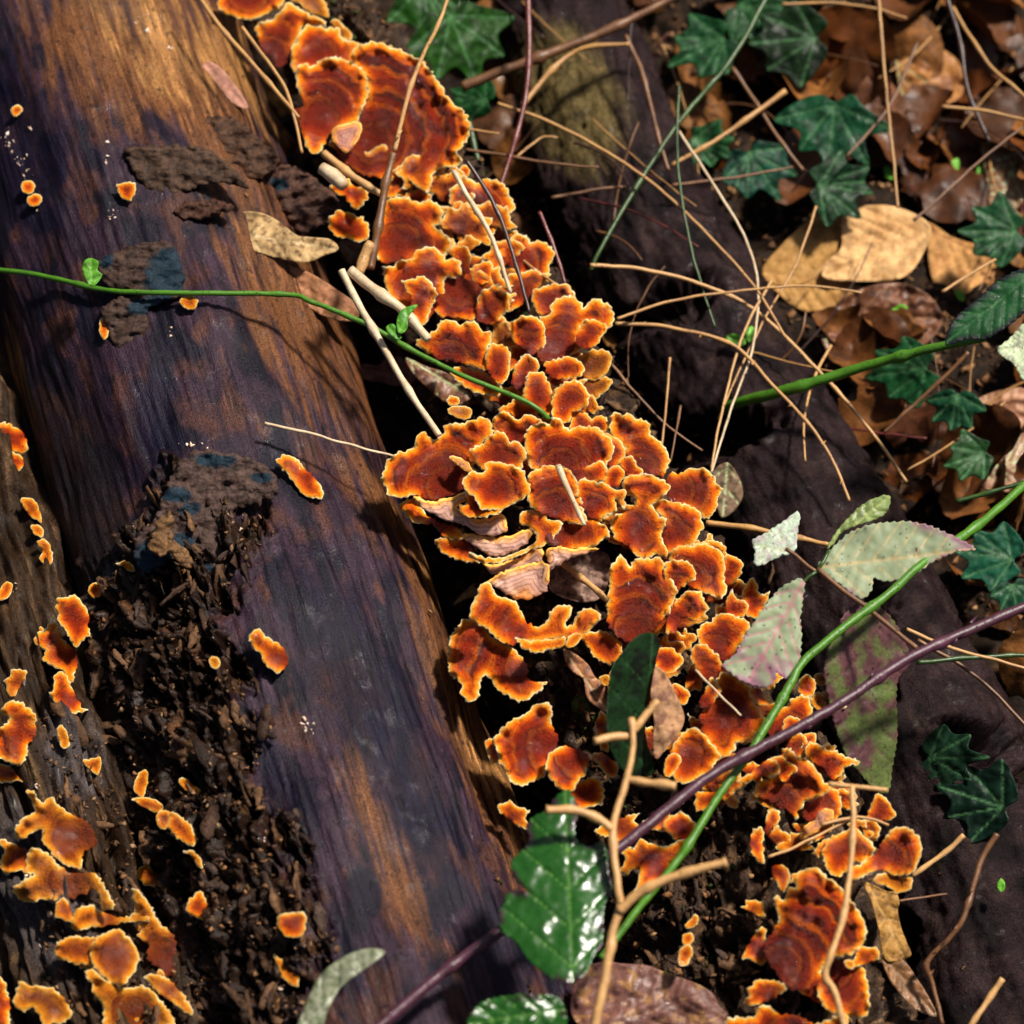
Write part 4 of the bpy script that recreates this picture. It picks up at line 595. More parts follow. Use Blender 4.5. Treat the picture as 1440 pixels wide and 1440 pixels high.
leaf('B', '520 1130 640 1180 780 1230 900 1330 960 1380 860 1400 740 1380 640 1300 560 1220', 'dark curled brown leaf under the green shoot above the big cluster', uni((.19, .085, .045), (.08, .03, .02), 10), M_LEAF, 50, '520 1130', '960 1390', veins=3, rough=4)
leaf('D', '470 1240 560 1140 620 1115 640 1140 600 1190 540 1210', 'thin cream splinter-like flap under the big cluster', uni((.5, .26, .12), (.3, .14, .06), 10), M_DULL, 30, '470 1240', '630 1120', veins=0)
leaf('D', '1010 1040 1120 970 1240 940 1340 960 1350 1080 1300 1200 1200 1230 1080 1200 1010 1150', 'mottled grey-brown dead leaf right under the big cluster', uni((.22, .13, .10), (.07, .04, .03), 8), M_DULL, 0, '1010 1150', '1340 960', 300, veins=4, vcol=(.4, .27, .2), rough=5)
# large leaves of the forest floor
leaf('R', '380 1100 460 990 560 900 640 860 720 850 705 920 700 1000 640 1090 760 1150 800 1180 700 1240 560 1262 460 1205', 'large shaded tan leaf, left half of the pale leaf pair at upper right', uni((.40, .21, .06), (.26, .12, .03), 30), M_DULL, 30, '380 1100', '800 1170', veins=5, vcol=(.3, .15, .05), rough=2)  # darker colour stands for the shadow over this half
leaf('R', '710 860 850 830 960 850 1050 900 1060 960 1000 1080 930 1130 780 1140 630 1125 640 1060 700 1000', 'pale sunlit tan leaf in the middle of the upper-right floor', uni((.62, .36, .15), (.48, .25, .09), 24), M_DULL, 44, '1060 930', '640 1110', veins=6, vcol=(.34, .17, .06), rough=2.4)  # paler colour stands for the sunlight on this half
leaf('R', '1050 900 1150 960 1250 990 1300 1000 1400 1090 1300 1160 1200 1240 1100 1190 1060 1100 1050 1000', 'orange-tan leaf right of the pale sunlit one', uni((.50, .25, .08), (.33, .14, .04), 24), M_DULL, 36, '1050 930', '1390 1090', veins=5, vcol=(.28, .12, .04), rough=2.4)
leaf('R', '640 1290 720 1200 850 1150 960 1150 1060 1200 1110 1290 1060 1380 940 1440 780 1440 680 1400', 'dark wet hollowed russet leaf below the pale leaf pair', uni((.15, .06, .03), (.05, .02, .012), 18), M_LEAF, 24, '640 1290', '1110 1290', veins=5, vcol=(.28, .13, .06), rough=5, cross=1.)
leaf('T', '620 0 760 20 860 60 900 130 890 220 820 270 760 220 680 130', 'pinkish-brown wet leaf left of the thick green stem', uni((.34, .17, .12), (.20, .08, .05), 16), M_LEAF, 26, '620 0', '850 270', veins=5, rough=3)
leaf('T', '1210 300 1300 240 1440 220 1460 330 1400 400 1300 420 1240 450 1170 480 1135 440 1170 390 1260 370', 'ragged pinkish-tan leaf at the right edge at mid height', uni((.42, .22, .12), (.28, .12, .06), 20), M_LEAF, 30, '1135 440', '1460 260', veins=5, vcol=(.25, .1, .05), rough=3)
leaf('T', '1240 500 1330 450 1460 410 1460 640 1370 640 1270 620', 'wet brown leaf with bright beads below the ragged pinkish one', uni((.30, .15, .09), (.16, .07, .04), 16), M_LEAF, 22, '1240 560', '1460 500', veins=5, rough=3)
leaf('T', '180 560 240 520 290 590 300 660 260 720 210 740 190 660', 'ragged grey-brown leaf scrap in shade beside the rightmost fan', uni((.16, .10, .06), (.06, .035, .02), 10), M_DULL, 30, '240 520', '220 740', veins=2, rough=3)
leaf('R', '920 220 1000 180 1110 200 1180 260 1190 380 1120 430 1050 470 1040 530 980 600 950 540 940 400', 'orange-brown folded leaf in the upper right floor', uni((.40, .17, .05), (.22, .08, .025), 18), M_LEAF, 30, '920 220', '980 600', veins=5, rough=4)
leaf('R', '1270 580 1340 590 1440 640 1440 800 1380 860 1300 830 1285 730', 'wet dark-brown leaf with parallel folds at the right edge, upper part', uni((.22, .11, .05), (.12, .05, .02), 12), M_LEAF, 24, '1440 600', '1320 840', veins=5, rough=3)
leaf('R', '300 220 380 150 470 130 540 110 560 180 500 250 420 300 330 290', 'wet curled brown leaf left of the ivy at the top right', uni((.30, .13, .05), (.15, .05, .02), 14), M_LEAF, 34, '300 260', '550 120', veins=4, rough=5)
# bark flakes, parts of the log
def flake(f, out, h, col, c2, thick=9, rib=.9, k=12., sky_patches=()):
    p = fr(f, out); ce = p.mean(0); poly = catmull(p, True, 3.); poly = poly+rng.normal(size=poly.shape)*.9+(5*pn(poly[:, 0]/9, poly[:, 1]/9, 2.)+3*pn(poly[:, 0]/4, poly[:, 1]/4, 5.))[:, None]*np.array([.7, .7]); Da = hit(*ce)[0]
    def at(V, r):
        c = mixc(np.zeros((len(V), 3))+np.array(col)*.5, np.array(c2)*.35, sst(0, .5, fbm(V[:, 0]/k, V[:, 1]/(k*.4), 3., 3)))
        for s_ in sky_patches: c = mixc(c, (.008, .020, .032), sst(.2, .4, blob(V[:, 0], V[:, 1], *s_)+.25*fbm(V[:, 0]/9, V[:, 1]/9, 1., 2)))  # blue-black patches put dark holes and reflected sky into the colour
        return {'Col': c}
    lo = CAM+rays([ce])[0]*(Da-h*S)
    me = sheet_mesh('bark_flake', poly, Da, lambda V, r: h+.25*(V[:, 1]-ce[1])+rib*np.sin((V[:, 1]*.9+V[:, 0]*.25)/3.+2*pn(V[:, 0]/20, V[:, 1]/20, 4))+7*fbm(V[:, 0]/28, V[:, 1]/18, 6., 3)+3.4*(1-2*np.abs(pn(V[:, 0]/14, V[:, 1]/6, 8.)))-4*np.exp(-r/2), lambda V, r: np.full(len(V), thick+4.), at, 2.8, 3.6, 12., lo)
    o = link('bark_flake', me, M_FLAKE, None, lo); o.parent = logA; o.matrix_parent_inverse = Matrix.Translation(-logA.location); return o
M_FLAKE = col_mat('wet_bark_flake', (.4, .65), 4, 2.4, .14, .6)
flake('Q', '810 480 950 480 1040 550 1130 620 1100 700 980 720 850 640 820 560', 20, (.14, .065, .035), (.06, .03, .02))
flake('Q', '510 600 620 590 690 590 800 590 900 640 980 720 1000 760 870 740 700 790 600 770 530 680', 16, (.12, .065, .04), (.05, .028, .02))
flake('Q', '870 720 980 740 1080 690 1180 670 1300 740 1385 830 1330 900 1220 945 1170 900 1080 820 1010 770', 30, (.13, .06, .04), (.045, .02, .016), 12, rib=3.2, sky_patches=[(392, 258, 14, 9, 20)])
flake('Q', '700 850 800 810 920 820 950 850 860 880 760 890', 20, (.12, .05, .03), (.05, .02, .015))
flake('Q', '400 1050 520 1000 620 980 700 990 740 1100 745 1200 690 1220 600 1255 600 1330 560 1400 480 1415 430 1330 420 1240 520 1190 440 1160 400 1100', 18, (.10, .055, .04), (.05, .028, .022), 12, sky_patches=[(235, 385, 30, 38, 20), (205, 430, 26, 12, -10), (150, 365, 10, 12, 0)])
flake('Y', '780 390 900 390 1000 410 1100 470 1125 550 1060 600 950 630 965 750 935 830 880 890 800 860 700 830 600 880 545 830 550 740 640 640 660 560 700 480', 22, (.13, .075, .06), (.06, .035, .025), 12, sky_patches=[(302, 648, 32, 9, 5), (247, 696, 22, 11, 5), (267, 716, 16, 9, -25), (212, 786, 26, 26, 30), (258, 760, 16, 12, 0), (368, 672, 15, 8, 0), (285, 795, 16, 9, 20)])
flake('Y', '600 760 660 640 700 640 700 740 760 790 780 850 730 850 690 800 640 810', 50, (.30, .15, .06), (.14, .07, .03), 6)
# ------------------------------------------------------------------ stems, stalks and twigs
def tube(name, pts, r, mat, sides=8, parent=None, taper=1., wob=.5, knots=0., nodes=()):
    P = catmull(np.array(pts, float), False, 7.); n = len(P); C = np.array([W(x, y, z) for x, y, z in P])/S
    C += np.stack([pn(np.arange(n)/3., pts[0][0]*.13, 1), pn(np.arange(n)/3., pts[0][1]*.17, 2), pn(np.arange(n)/3., 5.5, 3)], 1)*wob
    T = np.gradient(C, axis=0); T /= np.linalg.norm(T, axis=1)[:, None]+1e-9; a = np.cross(T, [0.1, .2, 1.]); a /= np.linalg.norm(a, axis=1)[:, None]; b = np.cross(T, a)
    rr = r*np.linspace(1, taper, n)*(1+.12*pn(np.arange(n)/2., r, 7)); 
    for q_ in nodes: rr = rr*(1+.38*np.exp(-((np.arange(n)-q_*n)/1.1)**2))
    if knots: rr = rr*(1+knots*sst(.35, .7, pn(np.arange(n)/5., pts[0][0]*.31, 9)))
    th = np.linspace(0, 2*math.pi, sides, endpoint=False); V = C[:, None]+rr[:, None, None]*(a[:, None]*np.cos(th)[None, :, None]+b[:, None]*np.sin(th)[None, :, None])
    V = np.vstack([V.reshape(-1, 3), C[:1], C[-1:]]); F = []
    for i in range(n-1):
        for j in range(sides): k = (j+1) % sides; F.append((i*sides+j, (i+1)*sides+j, (i+1)*sides+k, i*sides+k))
    m = n*sides; F += [(m, j, (j+1) % sides) for j in range(sides)]+[(m+1, (n-1)*sides+(j+1) % sides, (n-1)*sides+j) for j in range(sides)]
    lo = C[0]*S; me = mesh(name, V*S, F, None, lo); o = link(name, me, mat, None, lo)
    if parent: o.parent = parent; o.matrix_parent_inverse = Matrix.Translation(-parent.location)
    return o
def st(s, z):
    a = np.array([float(q) for q in s.split()]).reshape(-1, 2); zz = np.linspace(z[0], z[1], len(a)) if isinstance(z, tuple) else ([z]*len(a) if not isinstance(z, list) else z)
    return [(x, y, q) for (x, y), q in zip(a, zz)]
def thorns(parent, s, z, mat, ln=7.):
    for (x, y, q), (dx, dy) in zip(st(s, z), [(1, -1), (-.6, 1), (.8, -1), (-1, .6)]*20):
        p = W(x, y, q)/S; d = np.array([dx, -dy, .3]); d /= np.linalg.norm(d); a = np.cross(d, [0, 0, 1.]); b = np.cross(d, a)
        V = [p+2.6*(a*math.cos(t)+b*math.sin(t)) for t in np.linspace(0, 6.283, 6)[:-1]]+[p+d*ln*.6+a, p+d*ln]
        me = mesh('thorn', np.array(V)*S, [(i, (i+1) % 5, 5) for i in range(5)]+[(i, (i+1) % 5, 6) for i in range(5)], None, p*S); o = link('thorn', me, mat, None, p*S); o.parent = parent; o.matrix_parent_inverse = Matrix.Translation(-parent.location)
ST = M_STEM
o = tube('bramble_shoot', st('-30 376 60 388 150 408 250 412 400 414 440 425 520 458 575 490 650 528 700 548 750 570 772 590', [310, 360, 405, 425, 425, 428, 425, 420, 420, 418, 415, 400]), 3.9, ST['green'], 10, knots=.35, taper=.9, nodes=(.17, .5, .73), wob=.8)
tag(o, 'thin bright green shoot running across the log to the central cluster', 'shoot')
for out, b_, t_ in (('340 1120 335 1070 360 1045 400 1060 395 1095 415 1110 400 1140 370 1160', '370 1160', '370 1050'),): leaf('Q', out, None, uni((.08, .26, .015), (.05, .17, .01), 8), M_LEAF, 0, b_, t_, 450, 'leaflet', parent=o, vcol=(.15, .35, .04), veins=2)
leaf('B', '470 960 480 890 520 850 590 835 540 900 530 970 490 1000', None, uni((.07, .24, .02), (.04, .16, .01), 8), M_LEAF, 0, '480 990', '590 835', 460, 'leaflet', parent=o, vcol=(.15, .35, .04), veins=2)
leaf('B', '410 960 450 940 480 980 500 1020 470 1030 430 1000', None, uni((.07, .24, .02), (.04, .16, .01), 8), M_LEAF, 0, '490 1020', '410 950', 450, 'leaflet', parent=o, vcol=(.15, .35, .04), veins=1)
o = tube('bramble_vine', st('1470 655 1380 735 1300 790 1250 835 1190 880 1130 930 1110 965 1060 1050 1010 1120 960 1200 900 1275 845 1348', [360, 400, 425, 440, 445, 445, 445, 445, 445, 440, 430, 420]), 5.9, ST['green'], 12, knots=.2, taper=.85, nodes=(.14, .33, .52, .78), wob=.9); tag(o, 'long green stem rising diagonally from bottom centre to the right edge', 'stem')
o = tube('bramble_cane', st('1470 840 1350 892 1270 930 1180 990 1100 1035 1000 1090 880 1185 790 1250 700 1312 620 1370 540 1438 490 1480', [430, 440, 455, 465, 470, 475, 475, 475, 475, 470, 470, 470]), 6.6, ST['purple'], 12, knots=.22, taper=1.12, nodes=(.22, .41, .7), wob=1.1); tag(o, 'long thorny purple stem crossing from the right edge to the bottom left', 'stem')
thorns(o, '1365 876 1345 900 1225 950 1140 1022 955 1128 905 1160 620 1372 548 1412 660 1335', 472, ST['purple'], 16)
o = tube('petiole', st('1150 800 1185 830 1220 855 1262 890 1290 912', 440), 3.4, ST['brown'], 8, parent=cl)
tube('petiole', st('1150 805 1135 795 1118 780 1105 772', 436), 2.6, ST['brown'], 8, parent=cl); tube('petiole', st('1150 802 1142 808 1131 817 1120 840', [438, 438, 434, 430]), 2.4, ST['deepgreen'], 8, parent=cl); tube('petiole', st('1150 800 1158 790 1165 775', 436), 2.6, ST['deepgreen'], 8, parent=cl)
# pale forked twig in the foreground
r_ = empty('forked_twig', W(862, 1300, 560)); tag(r_, 'out-of-focus pale branching twig in the foreground, bottom centre', 'twig')
for s_, z_, w_, t_ in (('830 1470 850 1380 862 1310 872 1275 868 1240 862 1165 880 1100 890 1050 888 1010', [520, 545, 560, 570, 580, 590, 600, 610, 615], 6.3, .6), ('870 1282 900 1255 950 1232 1022 1212', (570, 610), 6.2, .8), ('862 1168 840 1150 810 1140 768 1138', (590, 610), 5, 1.), ('886 1035 860 1036 836 1042', (606, 615), 4, 1.), ('888 1032 905 1010 925 985', (606, 615), 4, .9), ('880 1096 910 1100 950 1106', (600, 606), 4, 1.2)): tube('branch', st(s_, z_), w_, ST['pale'], 10, r_, t_, knots=.4, wob=1.3, nodes=(.3, .62, .97))
r_ = empty('long_pale_twig', W(1195, 1300, 420)); tag(r_, 'long pale bent twig standing in front of the lowest big fan', 'twig')
tube('branch', st('1195 1470 1175 1400 1160 1372 1168 1345 1185 1290 1196 1220 1200 1160 1198 1105', [450, 470, 480, 490, 500, 510, 520, 530]), 4.6, ST['pale'], 10, r_, .8, knots=.4, wob=1.2, nodes=(.25, .5, .8))
o = tube('short_pale_twig', st('1165 1102 1200 1106 1248 1111', 515), 3.2, ST['pale'], 8, knots=.3); tag(o, 'short pale crossbar twig forming a T with the long pale twig', 'twig')
TW = [ # name, points, height(s), radius, material, label, category
 ('dead_stalk', '480 380 500 420 540 490 575 550 618 612', (440, 410), 5.8, 'cream', 'long smooth white stick lying from the pale joint down to the central cluster', 'stick'),
 ('dead_stalk', '492 380 530 410 570 440 602 478', (440, 430), 8., 'cream', 'thicker fissured white stick ending at the wide bracket above the shoot', 'stick'),
 ('dead_stalk', '452 236 468 246 484 262', 410, 9., 'cream', 'short fat white stick end beside the small plain orange bracket', 'stick'),
 ('dead_stalk', '455 215 480 235 510 258 535 272', 405, 6., 'pale', 'grey-tan split stalk under the largest fan', 'stick'),
 ('upright_twig', '505 385 515 355 522 340', (430, 450), 7, 'pale', 'knobbly pale node where the white sticks meet', 'stick'),
 ('upright_twig', '520 378 530 330 540 270 553 215', (420, 470), 6.5, 'brown', 'dark brown upright twig left of the deep red ringed bracket', 'twig'),
 ('thorny_stalk', '555 212 566 165 578 120 596 75 618 30 640 -30', (470, 560), 3.4, 'pale', 'thin thorny straw-coloured stalk crossing the largest fan', 'stalk'),
 ('dead_stalk', '270 -20 310 38 360 95 420 165', (440, 430), 3.8, 'straw', 'long straw stalk slanting across the top of the log', 'stalk'),
 ('dead_stalk', '340 38 375 85 402 125 415 170 425 215', (440, 425), 3., 'straw', 'second thinner straw stalk right of the long slanting one', 'stalk'),
 ('dead_stalk', '638 240 660 280 690 330 708 380 718 412', (450, 400), 4, 'cream', 'left of two thin stalks crossing the upper right brackets', 'stalk'),
 ('dead_stalk', '655 225 682 265 705 310 725 370 745 440', (450, 400), 3.4, 'dark', 'right and darker of two thin stalks crossing the upper right brackets', 'stalk'),
 ('bud_twig', '758 298 770 325 785 365 795 400', (330, 300), 3.2, 'redbrown', 'short red-brown twig with a white tip in black shade', 'twig'),
 ('green_runner', '1090 -30 1060 30 1020 95 960 165 900 255 850 340 830 380', (260, 200), 4.4, 'deepgreen', 'dark green stem slanting down from the top edge right of centre', 'stem'),
 ('green_runner', '955 120 952 190 955 250 972 350 1005 460', (300, 220), 2.6, 'deepgreen', 'very thin green tendril hanging beside the slanting dark green stem', 'stem'),
 ('fallen_twig', '650 122 700 102 760 80 860 40 950 -5', (220, 260), 8, 'brown', 'stout brown twig at the top right of the largest fan', 'twig'),
 ('fallen_twig', '735 148 765 110 800 78 830 66 885 62', (230, 260), 4.4, 'straw', 'bent straw twig just under the stout brown one', 'twig'),
 ('grass_stalk', '700 145 780 175 860 218 930 268 1000 335 1060 402 1105 475', (260, 230), 2.8, 'straw', 'long curved straw stalk running from the stout twig to the pale leaves', 'stalk'),
 ('grass_stalk', '830 373 900 378 980 398 1060 435 1140 510 1220 600 1275 678', (280, 160), 3.2, 'pale', 'thick arching straw stalk ending left of the compound leaf', 'stalk'),
 ('grass_stalk', '868 448 950 422 1060 407 1140 402 1212 412', (260, 240), 2.3, 'straw', 'nearly level straw stalk over the pale tan leaves', 'stalk'),
 ('thorny_stalk', '865 455 940 460 1030 485 1085 540 1140 600 1172 650 1195 705', (240, 200), 3.2, 'straw', 'thorny straw stalk over the purplish log', 'stalk'),
 ('grass_stalk', '1148 290 1120 370 1080 440 1040 520 1010 590', (230, 200), 2.1, 'straw', 'thin straw stalk slanting across the left pale leaf', 'stalk'),
 ('grass_stalk', '955 185 1010 270 1048 335 1066 405 1058 490 1030 570 1000 665', (250, 200), 2.3, 'cream', 'thin pale stalk bending down to the rightmost fan', 'stalk'),
 ('grass_stalk', '1085 395 1045 470 1015 580 1000 660', (235, 200), 2.3, 'pale', 'straight pale stalk nearly parallel to the bending one', 'stalk'),
 ('grass_stalk', '1235 -10 1243 90 1252 180 1263 292', (240, 150), 2.8, 'straw', 'upright straw stalk right of the large ivy leaf', 'stalk'),
 ('grass_stalk', '1100 6 1170 4 1230 12 1275 26', 180, 2.6, 'straw', 'short straw stalk lying along the top edge at the right', 'stalk'),
 ('fallen_twig', '1105 128 1060 160 1010 195 945 232', (200, 180), 4.2, 'straw', 'tan twig left of the large ivy leaf', 'twig'),
 ('fallen_twig', '880 50 905 110 925 190 940 240', (230, 210), 4, 'brown', 'dark tan twig hanging from the bent straw twig', 'twig'),
 ('fallen_twig', '1030 95 1060 140 1095 195 1130 240', (190, 170), 3.6, 'brown', 'brown twig touching the left tip of the large ivy leaf', 'twig'),
 ('grass_stalk', '655 210 720 220 780 230 842 235', 260, 2.6, 'brown', 'thin brown stalk right of the largest fan', 'stalk'),
 ('grass_stalk', '640 178 670 183 702 188', 280, 2.2, 'straw', 'short straw tip poking out behind the largest fan', 'stalk'),
 ('grass_stalk', '725 222 745 205 765 192 785 194', 240, 2.2, 'straw', 'tiny forked straw above the thin brown stalk', 'stalk'),
 ('grass_stalk', '942 503 938 560 930 628', (260, 230), 2.2, 'straw', 'upright straw left of the pair of pale stalks', 'stalk'),
 ('grass_stalk', '957 570 950 610 943 650', (250, 230), 1.8, 'brown', 'short dull straw beside the upright one', 'stalk'),
 ('grass_stalk', '372 595 430 608 490 625 556 642', (425, 400), 2.3, 'cream', 'thin cream straw on the bare log left of the central cluster', 'stalk'),
 ('thick_green_stem', '985 592 1040 566 1120 545 1200 520 1290 495 1385 474', [60, 150, 215, 250, 300, 350], 8.5, 'green', 'thick green stem reaching from the shaded log towards the right leaves', 'stem'),
 ('fallen_twig', '1362 495 1330 528 1290 565 1243 608', (210, 150), 3.2, 'brown', 'thin brown twig under the thick green stem', 'twig'),
 ('fallen_twig', '860 512 900 560 940 600 988 634', (230, 200), 2.2, 'brown', 'thin rusty twig on the black shade above the rightmost fan', 'twig'),
 ('fallen_twig', '993 735 1050 742 1110 754 1165 766', (240, 250), 4.4, 'straw', 'tan twig pointing right towards the small pale leaflet', 'twig'),
 ('short_straw', '785 655 800 690 822 738', (460, 475), 3.8, 'cream', 'short white straw lying on the banded bracket', 'straw'),
 ('short_straw', '978 942 1005 970 1042 1006', (430, 440), 1.8, 'cream', 'thin white bristle on the big bracket below the spotted leaf', 'straw'),
 ('short_straw', '790 792 820 815 858 848', (320, 330), 4.4, 'pale', 'tan stick under the big cluster, left of the upright bracket', 'stick'),
 ('dark_twig', '742 -20 744 60 740 130 722 205 700 275', (330, 260), 4.6, 'redbrown', 'dark reddish upright twig right of the largest fan', 'twig'),
 ('green_runner', '660 170 668 210 680 250', (220, 200), 4.6, 'deepgreen', 'short green blade behind the right tip of the largest fan', 'stem'),
 ('thorny_stalk', '1402 1172 1378 1215 1355 1290 1332 1322 1303 1355 1312 1385 1325 1440', (330, 240), 4.2, 'brown', 'brown bent twig with a green end at the lower right', 'twig'),
 ('fallen_twig', '1410 1376 1390 1405 1360 1450', (300, 280), 4.2, 'pale', 'pale twig stub in the lower right corner', 'twig'),
 ('fallen_twig', '1356 1174 1330 1198 1283 1232', (260, 240), 3.8, 'pale', 'pale twig touching the ear-shaped bracket', 'twig'),
 ('grass_stalk', '1262 1267 1295 1262 1332 1257', 240, 2., 'brown', 'thin level straw below the ear-shaped bracket', 'stalk'),
 ('grass_stalk', '1275 885 1340 912 1400 928 1460 945', (330, 300), 3., 'straw', 'straw stalk under the purple stem at the right edge', 'stalk'),
 ('grass_stalk', '1290 900 1350 935 1400 975 1450 1030', (300, 270), 3., 'brown', 'brown stalk slanting down to the right edge', 'stalk'),
 ('green_runner', '1290 932 1360 925 1460 920', (330, 300), 3.4, 'deepgreen', 'thin dark green stem just below the purple one at the right', 'stem'),
 ('green_runner', '1345 705 1400 690 1470 670', (300, 320), 3.6, 'deepgreen', 'thin green stem above the long green one at the right edge', 'stem'),
 ('fallen_twig', '1155 1160 1185 1152 1215 1150 1250 1160', (380, 370), 2.6, 'straw', 'fine straw twigs behind the long pale twig', 'twig'),
 ('fallen_twig', '1080 1205 1120 1190 1160 1170 1200 1150', (370, 370), 2.2, 'pale', 'fine pale straw left of the long pale twig', 'twig'),
 ('grass_stalk', '1290 60 1250 150 1190 220', (170, 150), 3., 'brown', 'brown stalk behind the upright straw stalk at the upper right', 'stalk'),
 ('grass_stalk', '1330 -10 1350 60 1362 130 1392 200', (200, 160), 4., 'dark', 'dark bent twig in the upper right corner area', 'twig'),
 ('grass_stalk', '1285 310 1330 270 1385 220 1450 170', (170, 190), 2.6, 'brown', 'thin brown stalk rising right of the upright straw stalk', 'stalk'),
 ('grass_stalk', '1325 150 1380 155 1450 170', 200, 2.8, 'straw', 'level straw stalk near the right edge at the top', 'stalk'),
 ('grass_stalk', '1340 10 1370 60 1400 100 1460 150', (190, 200), 3.2, 'straw', 'slanting tan stalk in the top right corner', 'stalk'),
 ('fallen_twig', '945 260 1030 250 1115 235', (180, 170), 2.6, 'brown', 'rusty stalk below the small ivy leaves', 'stalk'),
 ('grass_stalk', '1325 410 1365 385 1400 365', 190, 2.6, 'straw', 'short pinkish stalk on the orange-tan leaf', 'stalk'),
 ('fallen_twig', '775 278 830 268 880 262', 210, 3., 'brown', 'rusty twig on the top of the purplish log', 'twig'),
]
for nm, s_, z_, w_, m_, lb, ct in TW:
    o = tube(nm, st(s_, z_), w_, ST[m_], 8, taper=.75, knots=.35, wob=1., nodes=(.35, .7) if w_ > 3 else ()); tag(o, lb, ct)
    if nm == 'thorny_stalk':
        q = st(s_, z_); thorns(o, ' '.join('%f %f' % ((q[i][0]+q[i+1][0])/2, (q[i][1]+q[i+1][1])/2) for i in range(len(q)-1)), q[1][2], ST[m_], 9)
for i in range(46):
    x, y = rng.uniform(700, 1440), rng.uniform(-20, 640)
    if y > 430 and x < 1000: continue
    ln = rng.uniform(60, 230); a = rng.choice([rng.normal(.6, .3), rng.normal(-1.1, .35), rng.normal(1.9, .4)]); bend = rng.normal()*.35; d = hit(x, y)[0]; z0 = max(0, (CAM[2]+rays([(x, y)])[0][2]*d)/S)+rng.uniform(15, 60)
    q = [(x+ln*t*math.cos(a+bend*t), y+ln*t*math.sin(a+bend*t), z0+25*math.sin(3*t)) for t in np.linspace(-.5, .5, 6)]; m_ = ['straw', 'brown', 'brown', 'pale', 'dark', 'redbrown'][int(rng.integers(6))]
    o = tube('fine_stalk', q, rng.uniform(1.2, 2.6), ST[m_], 6, taper=.6, knots=.3, wob=.9); tag(o, ('long ' if ln > 170 else 'short ' if ln < 105 else '')+{'straw': 'straw-yellow', 'brown': 'dull brown', 'pale': 'pale tan', 'dark': 'blackish', 'redbrown': 'red-brown'}[str(m_)]+' fine stalk tangled over the floor '+('near the second log' if x < 1000 else 'above the pale leaf pair' if y < 280 else 'below the pale leaf pair'), 'stalk', 'fine dry stalks tangled over the forest floor')
# ------------------------------------------------------------------ ivy and other green leaves of the floor
def ivy(x, y, r, rot, label, col=(.006, .050, .026), z=60, tilt=.2, gx_=0., ):
    pts = []; lob = []; r = r*rng.uniform(1.15, 1.5); vr = rng.uniform(.5, 1.15); gb = rng.uniform(0, .5); col = (col[0]*vr+.004*gb, col[1]*vr, col[2]*vr*(1-gb)); gx_ = rng.normal()*.35
    for ang, rr in ((-115, .62), (-82, .95), (-60, .72), (-38, 1.0), (-18, .78), (0, 1.15), (18, .78), (38, 1.0), (60, .72), (82, .95), (115, .62), (150, .52), (180, .28), (210, .52)):
        a = math.radians(ang+rot); rr *= rng.uniform(.88, 1.12); q = (x+r*rr*math.cos(a), y+r*rr*math.sin(a)*.9); pts.append(q)
        if rr > .8: lob.append(np.array(q))
    b = (x-r*.22*math.cos(math.radians(rot)), y-r*.22*math.sin(math.radians(rot)))
    leaf('P', ' '.join('%f %f' % q for q in pts), label, uni(col, tuple(q*.45 for q in col), 16), M_DARK, 0, '%f %f' % b, '%f %f' % tuple(lob[len(lob)//2]), z, 'ivy_leaf', 'ivy leaf', veins=0, vcol=(.06, .15, .06), vw=1.6, lobes=lob, group='ivy leaves on the forest floor', gy_=tilt, gx_=gx_, rough=2.5)
for a in [(1172, 165, 58, 95, 'large five-pointed ivy leaf at the upper right'), (1005, 60, 52, 150, 'ivy leaf at the top edge right of the dark green stem'), (1060, 225, 46, 60, 'shaded ivy leaf with a star of pale veins'), (1130, 55, 60, 175, 'blackish ivy leaf above the large five-pointed one', (.006, .03, .014)), (1165, 262, 46, 10, 'nearly black ivy leaf directly under the large one', (.006, .03, .015)),
          (640, 40, 70, 70, 'broad mid-green leaf at the top, right of the golden clump', (.012, .065, .006)), (600, -5, 60, 60, 'green leaf cut by the top edge behind the row', (.012, .06, .006)), (675, 140, 34, 200, 'small green leaf behind the thorny stalk', (.012, .09, .02)), (1288, 520, 44, 170, 'bluish-green ivy leaf just below the thick green stem'), (1345, 565, 36, 100, 'small ivy leaf between brown leaves at the right'),
          (1410, 785, 50, 190, 'ivy leaf at the right edge, level with the compound leaf'), (1425, 830, 30, 80, 'small ivy leaf under the one at the right edge'), (1395, 1130, 50, 200, 'big dark teal leaf in the lower right', (.004, .024, .018)), (1415, 325, 40, 180, 'dark ivy leaf at the right edge above the dark green leaf', (.008, .05, .02)), (1050, 15, 44, 30, 'ivy leaf touching the top edge', (.008, .05, .02)), (1375, 640, 40, 160, 'narrow dark leaf at the right, above the green stem', (.010, .04, .014)), (985, 200, 40, 30, 'dim ivy leaf behind the dark green stem', (.008, .05, .016)), (1320, 1065, 50, 0, 'flat dark leaf lying on the purplish log', (.008, .03, .02))]: ivy(*a, z=150 if a[0] < 760 else 200 if a[1] > 1000 else 90)
